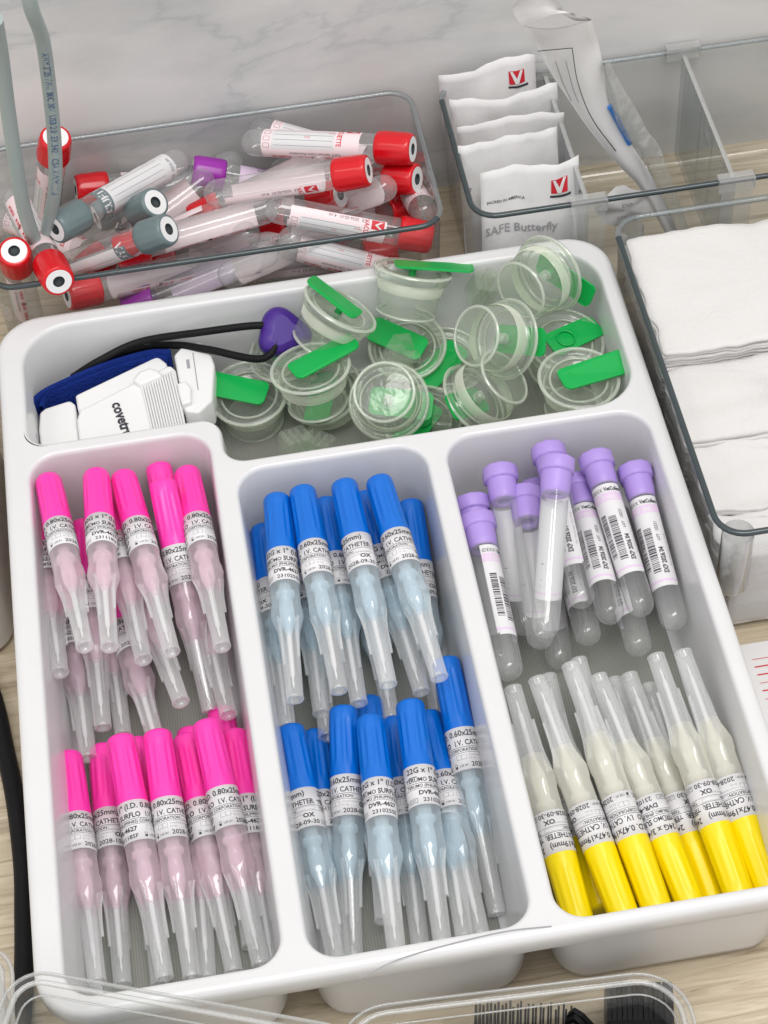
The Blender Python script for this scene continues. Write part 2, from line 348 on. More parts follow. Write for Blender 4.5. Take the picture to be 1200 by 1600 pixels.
BLUE = [
    ((120.21, 241.03, 50.0), (0.6937, 0.7186, 0.0085, -0.049), 1.0, 'blue capped catheter leftmost on top of the upper blue row'),
    ((132.12, 241.5, 52.0), (0.2074, 0.2206, -0.6879, 0.6596), 1.0, 'blue capped catheter second from left on top of the upper blue row'),
    ((151.0, 239.77, 54.0), (0.2114, 0.2074, 0.6961, -0.654), 1.0, 'blue capped catheter third on top of the upper row, gauge size on its label'),
    ((166.56, 238.03, 55.0), (0.09, 0.1516, -0.7098, 0.682), 1.0, 'blue capped catheter rightmost on top of the upper row, tip over the tall blue cap'),
    ((142.05, 244.32, 38.0), (0.467, 0.4916, -0.5393, 0.4995), 1.0, 'blue capped catheter under the second and third upper ones, cap between theirs'),
    ((159.55, 244.23, 38.0), (0.6783, 0.713, 0.1527, -0.0908), 1.0, 'blue capped catheter under the third and fourth upper ones, cap between theirs'),
    ((180.5, 241.11, 32.0), (0.0088, -0.0329, -0.7806, 0.6241), 1.006, 'blue capped catheter rightmost in the upper row, low against the divider'),
    ((112.16, 240.84, 30.0), (0.4922, 0.5192, 0.4925, -0.4956), 1.0, 'blue capped catheter half hidden under the leftmost upper one'),
    ((107.5, 243.08, 16.0), (0.2215, 0.2246, 0.6624, -0.6795), 1.0, 'blue capped catheter lowest at the left tray divider, only a blue edge showing'),
    ((129.32, 248.43, 24.0), (0.3788, 0.3578, -0.6179, 0.5888), 1.0, 'blue capped catheter whose clear sleeve ends between the two left upper tips'),
    ((131.97, 237.48, 12.0), (0.5271, 0.4621, -0.5035, 0.5051), 1.0, 'blue capped catheter deepest of the upper row, short tip over the dark liner'),
    ((154.95, 242.62, 20.0), (0.434, 0.4384, -0.5649, 0.548), 1.0, 'blue capped catheter low in the middle, sleeve running under the lower caps'),
    ((110.02, 133.62, 26.0), (0.2872, 0.2936, 0.6798, -0.6076), 1.0, 'blue capped catheter leftmost in the lower row, gauge size on its label'),
    ((120.07, 137.91, 12.0), (0.2757, 0.2542, -0.6647, 0.6462), 1.0, 'blue capped catheter low, just right of the leftmost lower one'),
    ((133.71, 136.59, 30.0), (0.1247, 0.0607, -0.7732, 0.6188), 1.003, 'blue capped catheter second on top of the lower row, tip upright at the front wall'),
    ((143.94, 126.28, 34.0), (0.6958, 0.7169, -0.044, 0.0002), 1.0, 'blue capped catheter in the middle of the lower row, dated label facing up'),
    ((146.06, 147.72, 16.0), (0.4234, 0.3599, -0.6045, 0.5708), 1.0, 'blue capped catheter only cap top seen behind the middle of the lower row'),
    ((154.93, 136.83, 14.0), (0.2075, 0.1688, -0.6977, 0.6646), 1.0, 'blue capped catheter tucked low between the two dated lower ones'),
    ((161.63, 129.71, 36.0), (0.6439, 0.7314, 0.1505, -0.1669), 1.0, 'blue capped catheter large in the lower row, right of the middle one'),
    ((169.51, 133.99, 18.0), (0.3419, 0.3584, -0.6107, 0.6179), 1.0, 'blue capped catheter in the lower row slanting right under its larger neighbour'),
    ((180.75, 150.21, 34.0), (0.216, 0.2764, -0.7333, 0.5824), 1.054, 'blue capped catheter standing apart at the right, highest cap of the lower row'),
    ((171.04, 131.3, 10.0), (0.4332, 0.3584, -0.5632, 0.6055), 1.0, 'blue capped catheter deepest at the right of the lower row'),
]
YELLOW = [
    ((211.69, 19.66, 20.0), (0.7215, -0.6024, 0.1932, 0.2813), 1.0, 'yellow capped catheter leftmost of the front row, at the rounded corner'),
    ((229.82, 18.61, 22.0), (0.7689, -0.6136, -0.1555, -0.0898), 1.025, 'yellow capped catheter second from left in the front row'),
    ((243.09, 17.86, 23.0), (0.6969, -0.5402, -0.3352, -0.332), 1.063, 'yellow capped catheter third from left in the front row'),
    ((257.31, 19.67, 20.0), (0.1353, -0.2021, 0.6014, 0.761), 1.0, 'yellow capped catheter fourth from left, dated label upside down'),
    ((267.57, 22.67, 13.0), (0.5314, -0.49, 0.4127, 0.5542), 1.0, 'yellow capped catheter narrowly visible between the fourth and sixth ones'),
    ((276.38, 17.92, 24.0), (0.6882, -0.5865, 0.2394, 0.3538), 1.031, 'yellow capped catheter sixth from left, gauge size on its label'),
    ((288.56, 18.5, 24.0), (0.7617, -0.6092, -0.1714, -0.139), 1.024, 'yellow capped catheter rightmost, against the right tray wall'),
    ((223.5, 32.05, 10.0), (0.4889, -0.4234, -0.4994, -0.5765), 1.0, 'yellow capped catheter under the first two, only a dark yellow strip showing'),
    ((241.12, 34.61, 10.0), (0.4496, -0.3453, -0.5283, -0.6321), 1.002, 'yellow capped catheter deep under the second and third, only its clear tip showing'),
    ((255.84, 29.41, 9.0), (0.4669, -0.4152, -0.5386, -0.5652), 1.0, 'yellow capped catheter deep under the fourth, short clear tip showing'),
    ((271.81, 29.34, 9.0), (0.5018, -0.4887, -0.5156, -0.4935), 0.996, 'yellow capped catheter deep under the sixth, short clear tip showing'),
]
LAVENDER = [
    ((207.01, 228.36, 44.0), (0.4405, 0.6004, 0.5319, -0.4031), 1.0, 'lavender stoppered tube at the left edge, stopper just behind the front left one'),
    ((206.62, 212.12, 50.0), (0.6383, 0.7091, -0.2273, 0.1953), 1.0, 'lavender stoppered tube front left, narrow printed label along its right side'),
    ((221.91, 237.93, 50.0), (0.4163, 0.5433, 0.5547, -0.4731), 1.0, 'lavender stoppered tube third from left with the blank back of its label showing'),
    ((231.26, 227.24, 44.0), (0.3809, 0.4732, 0.5556, -0.5677), 1.0, 'lavender stoppered tube half hidden left of the tall front tube'),
    ((244.62, 220.3, 72.0), (0.343, 0.642, 0.4999, -0.4693), 1.0, 'lavender stoppered tube standing highest at the front, empty label back facing out'),
    ((245.82, 245.91, 50.0), (0.2796, 0.3241, -0.6941, 0.5788), 1.0, 'lavender stoppered tube directly behind the highest one'),
    ((257.13, 234.94, 36.0), (0.468, 0.4356, -0.5411, 0.5463), 1.0, 'lavender stoppered tube low in the shade between the highest one and the labelled pair'),
    ((265.79, 236.7, 50.0), (0.3893, 0.4904, -0.5886, 0.5114), 1.0, 'lavender stoppered tube left one of the labelled pair at the right'),
    ((282.43, 229.74, 46.0), (0.3663, 0.4395, -0.63, 0.5251), 1.0, 'lavender stoppered tube rightmost, barcode of many bars facing up'),
    ((248.06, 233.15, 18.0), (0.2704, 0.2146, -0.6274, 0.698), 1.0, 'lavender stoppered tube deep in the pile, rounded glass end over the liner'),
    ((268.79, 224.26, 18.0), (0.1367, 0.0946, -0.6641, 0.7289), 1.0, 'lavender stoppered tube deep at the right, label end peeping past the pair'),
    ((239.89, 243.71, 28.0), (0.447, 0.5981, 0.4994, -0.4394), 1.124, 'lavender stoppered tube deep in the middle, stopper edge behind the highest tube'),
]
BLOOD = [
    ('red', (41.03, 455.64, 96.0), (0.0913, 0.1716, -0.9705, -0.1427), 1.0, 'red capped tube standing upright behind the grey cables'),
    ('grey', (35.42, 402.04, 84.0), (0.442, -0.7728, 0.0342, -0.4541), 1.088, 'grey capped tube with white lined label pointing up right'),
    ('grey', (85.1, 417.51, 78.0), (0.1018, -0.864, 0.3191, 0.3759), 1.0, 'upper one of the two grey capped tubes opening to the right'),
    ('grey', (89.97, 390.23, 84.0), (0.0174, 0.7894, -0.3669, -0.4919), 1.0, 'lower one of the two grey capped tubes opening to the right'),
    ('red', (14.98, 390.94, 84.0), (0.0171, 0.0542, -0.9798, -0.1916), 1.0, 'red capped tube at the front left corner of the box'),
    ('red', (34.62, 369.5, 80.0), (0.5747, -0.6196, -0.4716, -0.2517), 1.119, 'red capped tube next to the front corner, end pointing back left'),
    ('red', (34.76, 388.48, 52.0), (0.6351, -0.1388, 0.7548, 0.0871), 1.0, 'red capped tube lying along the bottom of the front wall'),
    ('red', (43.89, 469.59, 48.0), (0.3024, -0.7101, 0.2834, -0.5692), 1.0, 'red capped tube whose cap shows behind the upright one'),
    ('red', (41.58, 417.7, 38.35), (0.7011, 0.0508, 0.5972, 0.3862), 1.0, 'tube with clear round end beside the purple cap'),
    ('red', (40.31, 421.42, 34.46), (0.5013, 0.4389, 0.409, 0.6236), 1.0, 'clear ended tube in the middle pointing at the long one'),
    ('red', (215.07, 422.09, 84.0), (0.5735, 0.0639, -0.7493, -0.325), 1.09, 'topmost red capped tube lying across the back right'),
    ('red', (215.42, 441.01, 52.0), (0.7493, -0.2326, -0.6143, -0.0838), 1.043, 'tube against the back wall, its end above the topmost one'),
    ('red', (215.96, 417.56, 68.0), (0.6046, -0.2167, -0.7478, -0.1682), 1.0, 'red capped tube just below the topmost one'),
    ('red', (190.39, 404.59, 90.0), (0.0023, -0.7586, 0.2021, 0.6194), 1.024, 'red capped tube slanting across the middle of the pile'),
    ('red', (177.09, 421.22, 62.0), (0.3876, 0.1889, -0.828, -0.3585), 1.0, 'red cap showing under the slanting tube'),
    ('red', (139.28, 434.42, 31.23), (0.8755, 0.2485, 0.3999, 0.1088), 1.0, 'short tube pointing up right towards the red caps'),
    ('red', (217.89, 390.87, 52.0), (0.4063, 0.4518, -0.4063, -0.6824), 1.001, 'pink labelled tube reaching the right front corner'),
    ('red', (67.97, 433.95, 14.61), (0.8579, 0.2821, 0.3877, 0.1847), 1.0, 'tube end just behind the middle of the front rim'),
    ('red', (202.09, 406.96, 30.0), (0.1576, 0.6694, -0.132, -0.7138), 1.038, 'tube lying behind the front wall with red letters'),
    ('red', (213.28, 379.06, 34.0), (0.7293, 0.0304, -0.6188, -0.2903), 0.923, 'tube with white panel label lying behind the front wall'),
    ('purple', (61.19, 394.23, 30.0), (0.7017, 0.2777, 0.5237, 0.3952), 1.0, 'purple labelled tube lying low behind the front wall'),
    ('red', (212.78, 471.11, 30.0), (0.4424, 0.3099, -0.4479, 0.7125), 1.0, 'round tube end at the right of the pile'),
    ('purple', (105.19, 460.28, 58.0), (0.204, -0.7075, 0.3847, -0.5566), 1.0, 'purple capped tube lying in the middle at the back'),
    ('red', (218.9, 438.72, 20.0), (0.681, 0.2138, -0.5993, -0.3624), 1.0, 'tube low under the right tubes'),
    ('red', (190.18, 462.7, 20.0), (0.6685, 0.2494, -0.6187, -0.3288), 1.0, 'tube deep in the pile'),
    ('red', (61.35, 431.5, 24.0), (0.5621, -0.0235, -0.6935, -0.4501), 1.0, 'tube at the far left, deep under the cables'),
    ('red', (74.86, 433.43, 24.0), (0.2513, -0.5849, 0.308, -0.707), 1.0, 'tube deep behind the middle of the front wall'),
    ('red', (61.4, 405.21, 60.0), (0.7361, 0.0803, 0.658, 0.137), 1.0, 'clear tube lying between the lower grey cap and the front rim'),
    ('red', (101.24, 431.2, 50.0), (0.7301, 0.1869, 0.5654, 0.3351), 1.0, 'clear tube end left of the long slanting tube'),
    ('red', (184.94, 419.66, 44.0), (0.2108, -0.484, -0.4551, 0.7171), 1.0, 'clear tube under the pink labelled one'),
    ('red', (213.11, 430.24, 40.0), (0.3944, -0.3093, -0.5137, 0.6963), 1.0, 'clear tube near the right wall of the box, low'),
    ('grey', (53.06, 444.08, 50.0), (0.6483, 0.0456, 0.7056, 0.2822), 1.0, 'lined label tube hidden under the first grey one'),
]
CUPS = [
    ((116.85, 331.7, 4.22), (0.2084, -0.0107, -0.0676, 0.9756), 26.9, 'cup lying flat at the left, green tab pointing left'),
    ((147.94, 314.91, 26.35), (0.982, -0.0819, -0.0226, 0.1685), 25.0, 'tilted cup in front with its green tab across the lid'),
    ((152.75, 338.01, 42.74), (0.2878, 0.2445, 0.1975, 0.9046), 16.5, 'tilted cup beside the purple toggle, lid to the upper right'),
    ((197.13, 348.78, 43.8), (0.9581, -0.2476, 0.1336, -0.0546), 29.0, 'upright cup at the back, green tab to the right'),
    ((197.72, 347.8, 6.72), (0.3147, 0.0112, -0.1218, 0.9413), 19.9, 'cup below the upright one, wide green tab on top'),
    ((177.76, 290.88, 54.64), (0.2628, -0.9515, 0.157, -0.0307), 21.0, 'cup showing its round bottom, centre front'),
    ((224.78, 310.63, 61.8), (0.2971, -0.8468, 0.2654, -0.3525), 21.5, 'cup lying on its side, tab to the right'),
    ((250.8, 332.55, 64.69), (0.5894, -0.662, 0.3994, -0.2342), 23.7, 'upper right cup lying on its side'),
    ((267.82, 323.79, 16.5), (0.9724, 0.089, 0.0498, 0.2096), 16.0, 'cup mostly hidden behind the front right one'),
    ((268.35, 286.78, 26.05), (0.9948, 0.0193, 0.0272, 0.0964), 26.4, 'front right cup with long green tab pointing right'),
    ((236.34, 294.94, 47.91), (0.3171, 0.2518, -0.8999, -0.1621), 20.3, 'cup tipped over at the front, open bottom up'),
    ((158.83, 331.66, -2.91), (0.578, 0.1438, -0.0445, -0.802), 11.1, 'cup at the bottom under the tilted front one'),
    ((212.92, 342.9, -3.3), (0.3541, -0.0211, 0.1189, -0.9274), 20.4, 'cup at the bottom between the two round ones'),
    ((142.84, 348.76, 10.76), (0.6881, -0.073, -0.1026, 0.7146), 10.8, 'cup low under the tilted one beside the violet toggle'),
    ((199.71, 309.75, -7.24), (0.3596, 0.0938, 0.0838, -0.9246), 10.5, 'cup lowest at the front behind the divider wall'),
]
POUCH_L = [(268.0, 408.7, 160.4), (274.9, 410.4, 145.0), (285.5, 412.0, 121.2), (298.2, 412.1, 96.6), (313.6, 410.7, 70.2), (327.8, 408.3, 50.4), (345.0, 404.2, 14.3)]
POUCH_R = [(298.0, 398.3, 166.4), (302.3, 403.1, 150.3), (306.3, 405.6, 131.8), (311.2, 408.5, 103.2), (322.8, 408.1, 79.4), (335.1, 406.6, 54.8), (351.1, 402.9, 14.3)]
FLAP_L = [(268.0, 408.7, 160.4), (261.5, 402.1, 175.8), (266.2, 400.7, 185.3), (272.5, 399.8, 191.2)]
FLAP_R = [(298.0, 398.3, 166.4), (289.7, 407.9, 161.7), (284.2, 406.2, 174.0), (281.2, 402.0, 191.6)]
FILM_L = [(306.6, 404.8, 136.2), (310.5, 406.1, 106.1), (322.1, 405.9, 81.4), (334.5, 404.4, 56.8), (349.2, 401.1, 16.3)]
FILM_R = [(307.9, 404.1, 138.4), (322.3, 405.8, 105.4), (331.5, 405.6, 86.5), (340.3, 405.0, 67.1), (356.3, 401.8, 14.3)]
STICK = [(310.8, 407.2, 106.0), (315.4, 407.3, 95.4), (321.8, 407.1, 80.4)]
POUCH_LINES = [([(273.7, 403.3, 148.8), (289.2, 399.3, 151.0)], 1), ([(289.2, 399.3, 151.0), (293.4, 402.7, 126.8), (301.3, 404.1, 102.6), (314.4, 405.6, 78.2)], 1), ([(282.2, 402.7, 141.8), (286.5, 404.2, 126.8), (291.0, 405.0, 114.5)], 2), ([(286.9, 401.6, 141.8), (291.5, 403.8, 122.4), (294.4, 404.4, 113.6)], 2)]
SCRAP = (322.0, 405.6, 40.0)
TQ_PARTS = [('housing', [(33.9, 323.4), (43.9, 314.8), (80.5, 333.6), (78.5, 345.8), (74.8, 351.2), (33.2, 333.4)], 39, 13, 1.5), ('face_plate', [(33.7, 291.2), (61.2, 290.3), (84.1, 295.0), (82.6, 338.0), (80.3, 342.1), (63.2, 334.5), (41.3, 324.1), (34.9, 321.4), (33.0, 315.3)], 41, 15, 2.2), ('lever', [(65.0, 328.8), (76.0, 332.8), (75.0, 336.0), (70.7, 339.3), (65.1, 337.7), (61.7, 333.1)], 44, 6, 1.2), ('release_tab', [(14.4, 315.4), (15.2, 296.0), (33.1, 295.5), (32.7, 328.5), (30.5, 331.6), (18.2, 328.9), (15.5, 326.5)], 38, 14, 2.5), ('clip', [(84.2, 311.2), (90.8, 308.7), (98.1, 315.7), (101.6, 338.3), (100.1, 350.6), (96.2, 355.1), (88.2, 355.4), (82.7, 349.1)], 40, 16, 2.5), ('clip_latch', [(82.7, 319.4), (83.5, 313.0), (88.2, 314.0), (89.1, 322.7), (87.1, 328.1), (82.2, 327.4)], 43, 8, 1.2)]
RIDGES = [[(65.7, 329.9, 41.6), (68.5, 294.4, 41.6)], [(66.9, 330.5, 41.6), (69.7, 295.0, 41.6)], [(68.2, 331.1, 41.6), (71.0, 295.5, 41.6)], [(69.4, 331.7, 41.6), (72.2, 296.1, 41.6)], [(70.7, 332.3, 41.6), (73.5, 296.7, 41.6)], [(71.9, 332.9, 41.6), (74.7, 297.2, 41.6)], [(73.1, 333.5, 41.6), (75.9, 297.8, 41.6)], [(74.4, 334.1, 41.6), (77.2, 298.4, 41.6)], [(75.6, 334.7, 41.6), (78.4, 298.9, 41.6)], [(76.9, 335.3, 41.6), (79.7, 299.5, 41.6)], [(78.1, 335.9, 41.6), (80.9, 300.1, 41.6)], [(79.4, 336.5, 41.6), (82.1, 300.6, 41.6)], [(80.7, 337.1, 41.6), (83.4, 301.2, 41.6)]]
LOGO = ([50.3, 322.1, 41.3], [0.1748, -0.9846, 0.0], [0.9845977270773892, 0.1748351104156111, 0.0])
STRAPS = [[(12.7, 306.4, 34.0), (11.7, 324.4, 34.0), (16.3, 333.0, 34.0), (26.6, 338.6, 34.0), (49.1, 346.5, 34.0), (70.3, 350.3, 34.0), (81.3, 348.6, 34.0)], [(16.5, 326.8, 32.0), (20.0, 335.2, 32.0), (28.6, 337.6, 32.0), (49.9, 344.9, 32.0), (71.2, 348.9, 32.0), (79.6, 347.1, 32.0)]]
CORD = [(32.2, 350.1, 34.0), (47.0, 350.9, 42.0), (67.5, 355.3, 46.0), (97.1, 351.7, 50.0), (127.4, 348.1, 52.0), (133.8, 342.2, 50.0), (124.9, 333.8, 44.0), (100.5, 346.8, 42.0), (86.3, 354.8, 40.0), (71.7, 359.0, 38.0), (52.8, 358.4, 36.0), (39.9, 354.3, 34.0), (29.8, 353.0, 26.0)]
TOGGLE = ((135.3, 349.4, 42.0), (35, 15, 0))
CONNECTORS = [('clear winged connector under the tilted cup beside the toggle', (139.6, 345.8, 34.0), (60, 20, 30), 22, 14, 10), ('clear ribbed connector at the bottom left of the cups', (132.2, 299.5, 20.0), (80, 10, 20), 14, 16, 12), ('clear connector between the two round cups in front', (147.7, 300.2, 18.0), (85, 0, -40), 16, 10, 10), ('clear connector behind the round bottomed cup', (186.6, 332.6, 32.0), (70, 10, 60), 24, 14, 8), ('clear connector low below the sideways cup', (203.7, 307.0, 14.0), (88, 0, 70), 20, 10, 10), ('clear connector standing behind the sideways cup', (233.9, 354.9, 42.0), (10, 20, 0), 12, 12, 14)]
CABLE_A = [(51.1, 365.7, 262.0), (50.0, 368.4, 238.0), (50.8, 380.7, 212.0), (48.6, 390.8, 180.0), (44.9, 397.1, 142.0), (40.2, 401.0, 112.0), (32.6, 406.3, 84.0), (25.7, 410.3, 62.0)]
CABLE_B = [(35.1, 360.4, 240.0), (32.5, 374.1, 210.0), (29.0, 383.4, 175.0), (26.1, 390.0, 140.0), (24.0, 395.4, 108.0), (24.4, 401.1, 82.0), (24.8, 411.7, 60.0)]
CABLE_C = [(-23.7, 207.7, 5.0), (-18.2, 185.3, 5.0), (-14.8, 160.0, 5.0), (-11.5, 133.6, 5.0), (-9.8, 101.5, 5.0), (-10.5, 77.2, 5.0), (-11.5, 56.8, 5.0), (-13.6, 34.4, 5.0), (-18.7, 2.5, 5.0)]
COMBS = [('thick stack of black combs at the right end of the blister tray', (225.1, -23.6, 4.0), -10, -10, 13, 26, 26, 26, 0.42), ('black comb standing left of the thick stack', (205.3, -25.7, 4.0), 60, -10, 5, 14, 14, 26, 0.36), ('long toothed black comb fanned out in the blister tray', (178.1, -24.9, 4.0), -14, -28, 26, 38, 18, 26, 0.27), ('black comb whose single corner shows left in the blister tray', (159.4, -23.0, 4.0), 50, -5, 5, 8, 12, 24, 0.36)]
RIM_LINE = [(120.4, -4.2, 60.2), (135.7, 0.7, 60.6), (155.7, 3.4, 60.6), (178.0, 4.8, 60.6), (195.4, 3.7, 60.6)]
# ================================================================ the setting
o = MB().add(*box(-900, 1300, -1200, 484, -30, 0)).build('countertop', 'wood'); o['kind'] = 'structure'
for p in o.data.polygons: p.use_smooth = False
o = MB().add(*box(-900, 1300, 484, 500, -30, 900)).build('marble_wall', 'marble'); o['kind'] = 'structure'
for p in o.data.polygons: p.use_smooth = False

# ================================================================ white compartment tray
H = 60.0; TW = 300.0; TD = 370.0
tray = empty('organizer_tray', 'white glossy plastic drawer tray with four compartments on the wooden counter', 'organizer tray')
outer = [(0, 0), (TW, 0), (TW, TD), (0, TD)]
comps = {
    'back': ([(100, 258), (292, 258), (292, 361), (12, 361), (12, 286), (100, 286)], [10, 22, 24, 24, 8, 8]),
    'pink': ([(11.5, 8), (94, 8), (94, 279), (11.5, 279)], [12, 12, 14, 14]),
    'blue': ([(103.5, 7), (189.5, 7), (189.5, 252), (103.5, 252)], [12, 12, 14, 14]),
    'lav': ([(198.5, 6), (292, 6), (292, 252), (198.5, 252)], [12, 12, 14, 14]),
}
tb = MB()
import bmesh
def edge_loop(bm, pts, z):
    vs = [bm.verts.new((p[0], p[1], z)) for p in pts]
    return [bm.edges.new((vs[i], vs[(i + 1) % len(vs)])) for i in range(len(vs))]
bm = bmesh.new(); es = []
oc = 22
es += edge_loop(bm, round_poly(outer, oc, 3.5, 8), H)
for k, (pts, r) in comps.items(): es += edge_loop(bm, round_poly(pts, [q + 0 for q in r], -1.6 if k != 'back' else -1.6, 8), H)
bmesh.ops.triangle_fill(bm, edges=es, use_beauty=True)
bm.verts.ensure_lookup_table(); bm.verts.index_update()
tb.add([tuple(v.co) for v in bm.verts], [tuple(v.index for v in f.verts) for f in bm.faces]); bm.free()
# outer lip, with a return underneath
lip = [(3.5, H), (2.2, H - .25), (1.0, H - .9), (.25, H - 2), (0, H - 3.5), (-.2, H - 9.5), (.3, H - 10.2), (1.2, H - 10), (1.8, H - 9), (2.2, H - 3)]
rings(tb, [(round_poly(outer, oc, d, 8), z) for d, z in lip])
for k, (pts, r) in comps.items():
    dep = 3.0
    prof = [(-1.6, H), (-.9, H - .15), (-.3, H - .6), (.15, H - 1.4), (.45, H - 2.6), (2.4, H / 2), (4.0, dep + 7), (4.8, dep + 3.2), (6.5, dep + 1.0), (9, dep)]
    rings(tb, [(round_poly(pts, [max(q, 9.5) for q in r], d, 8), z) for d, z in prof], cap=(k != 'back'))
    if k == 'back':   # flat concave floor, filled
        b2 = bmesh.new(); ee = edge_loop(b2, round_poly(pts, [max(q, 9.5) for q in r], 9, 8), dep); bmesh.ops.triangle_fill(b2, edges=ee)
        b2.verts.index_update(); tb.add([tuple(v.co) for v in b2.verts], [tuple(v.index for v in f.verts) for f in b2.faces]); b2.free()
    # outer shell of the compartment
    sh = [(-2.4, H - 4), (-2.2, H - 12), (-.6, H / 2), (1.2, 8), (2.6, 3), (5, .8), (8, .5)]
    rings(tb, [(round_poly(pts, [max(q, 9) + 3 for q in r], d, 8), z) for d, z in sh])
tb.build('tray_body', 'tray', tray)
sm = MB(); sweep(sm, catmull(RIM_LINE, 8), circ(.22, 6)); sm.build('rim_line', 'greyink', tray)  # thin grey line swept along the front rim
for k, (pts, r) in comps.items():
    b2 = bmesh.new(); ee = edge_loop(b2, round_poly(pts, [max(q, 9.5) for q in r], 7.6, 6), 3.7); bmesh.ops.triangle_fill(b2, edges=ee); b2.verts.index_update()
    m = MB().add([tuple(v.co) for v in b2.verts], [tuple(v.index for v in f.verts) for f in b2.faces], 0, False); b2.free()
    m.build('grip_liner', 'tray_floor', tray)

# ================================================================ IV catheters
LC = 108.0
def cyl(r, z0, sgn=1):
    """unwrapped label: u runs right, v runs up (towards the cap = -z)"""
    return lambda u, v: (r * math.cos(-u / r), r * math.sin(-u / r), z0 - v)
LABEL = {
    'pink': ('20G x 1" (I.D. 0.80x25mm)', '231118SF', '2028-10-31'),
    'blue': ('22G x 1" (I.D. 0.60x25mm)', '231025SE', '2028-09-30'),
    'yellow': ('24G x 3/4" (I.D. 0.47x19mm)', '231026SC', '2028-09-30'),
}
def make_catheter(kind):
    root = empty('iv_catheter', '', 'catheter', kind + ' capped IV catheters in the tray')
    nf = 12
    def flute(k, a, z):
        if 6 < z < 27: return (-.42 if kind != 'yellow' else -.2) * (1 if math.cos(a * nf) > .3 else 0) * min(1, (z - 6) / 2, (27 - z) / 3)
        return 0
    prof = [(0, 0), (2.5, .05), (4.2, .3), (5.0, .9), (5.35, 2), (5.4, 5), (5.45, 7), (5.5, 9), (5.6, 16), (5.7, 24), (5.75, 27), (5.8, 29), (5.8, 33)]
    MB().add(*lathe(prof, 72, flute)).build('cap', kind, root)
    # sleeve: body behind the label, shoulder, narrow tube with fins and an open rolled end
    b = MB()
    body = [(5.55, 31), (5.7, 49), (5.65, 55), (5.65, 60), (5.85, 62), (6.05, 66), (5.9, 68), (5.2, 70.5), (4.5, 73), (4.1, 76)]
    def facet(k, a, z):
        return .28 * math.cos(a * 6) if 61 < z < 68 else 0
    b.add(*lathe(body, 30, facet), 0)
    tube = [(4.1, 76), (3.9, 79), (3.55, 86), (3.35, 100), (3.3, LC - 1.2), (3.45, LC - .5), (3.2, LC), (2.3, LC - .1), (1.7, LC - .9), (1.3, LC - 2.6), (0, LC - 2.8)]
    b.add(*lathe(tube, 20), 1)
    for i in range(4):
        a = math.pi / 4 + i * math.pi / 2; ca, sa = math.cos(a), math.sin(a); ze = 92 if i % 2 else 88
        for s in (-.25, .25):
            pr = [(6.0, 68), (5.6, 71), (5.0, 75), (4.6, 80), (4.4, ze)]; vs = []
            for r, z in pr: vs += [(r * ca - s * sa, r * sa + s * ca, z), (3.5 * ca - s * sa, 3.5 * sa + s * ca, z)]
            b.add(vs, [(2 * q, 2 * q + 1, 2 * q + 3, 2 * q + 2) for q in range(len(pr) - 1)], 1)
    sl = b.build('sleeve', ['fr_' + kind, 'sleeve'], root)
    h = MB().add(*lathe([(2.6, 40), (2.7, 52), (3.7, 53), (3.7, 55), (2.5, 56), (2.9, 62), (2.7, 68), (1.7, 72), (1.0, 76)], 16), 0)
    h.build('hub', 'hub_' + kind, root)
    nd = MB().add(*lathe([(1.15, 66), (1.05, 80), (.9, 95), (.5, 97)], 10), 0).add(*lathe([(.42, 96), (.4, 100.5), (0, 102.5)], 6), 1)
    nd.build('cannula', ['label', 'steel'], root)
    lb = MB(); r = 5.93; lb.add(*lathe([(r - .15, 32), (r, 32.05), (r, 49.95), (r - .15, 50)], 40), 0)
    f = cyl(r + .05, 50.0); l1, lot, exp = LABEL[kind]
    put_text(lb, l1, 3.4, -17.5, 14.2, f, 1, .022, .86)
    put_rect(lb, -18.4, -14.8, 11.6, 11.9, f, 1); put_rect(lb, -17, -13.5, 12.2, 12.6, f, 1)
    put_text(lb, 'TERUMO', 2.6, -18.2, 10.2, f, 1, .02, .8)
    put_text(lb, 'SURFLO', 3.2, -9.2, 10.2, f, 1, .03, .78); put_text(lb, 'I.V. CATHETER', 3.2, 1.5, 10.2, f, 1, .02, .78)
    put_text(lb, '(2)', 2.6, 16.0, 10.2, f, 2, .0, .7)
    put_rect(lb, -18.6, 18.6, 9.35, 9.55, f, 1)
    put_text(lb, 'TERUMO (PHILIPPINES) CORPORATION', 1.9, -18, 7.6, f, 1, .02, .84)
    put_rect(lb, -18.6, 18.6, 7.0, 7.15, f, 1)
    frame_rect(lb, 10.5, 17.5, 7.6, 9.0, f, 2, .12)
    put_text(lb, 'DVR-4627', 2.7, -13.5, 4.3, f, 1, .035, .95)
    frame_rect(lb, 1.2, 5.2, 4.3, 6.3, f, 2, .14); put_rect(lb, 3.1, 3.3, 4.3, 6.3, f, 2)
    put_text(lb, 'Consult instructions', 1.15, 6, 5.6, f, 2, .0, .8); put_text(lb, 'for use', 1.15, 6, 4.2, f, 2, .0, .8)
    put_text(lb, 'OX', 2.7, 12.8, 4.2, f, 1, .04, 1.0)
    frame_rect(lb, -18, -14.2, 1.0, 3.0, f, 1, .14); put_text(lb, 'LOT', 1.5, -17.5, 1.45, f, 1, .0, .9)
    put_text(lb, lot, 2.5, -12.2, 1.1, f, 1, .015, 1.0)
    put_rect(lb, .0, 1.0, 1.0, 1.9, f, 1); frame_rect(lb, 0, 1.0, 1.9, 3.0, f, 1, .12)
    put_text(lb, 'USE BY :', 1.4, 1.8, 1.3, f, 1, .0, .8); put_text(lb, exp, 2.7, 6.4, 1.1, f, 1, .015, .98)
    lb.build('label_band', ['label', 'ink', 'greyink'], root)
    return root
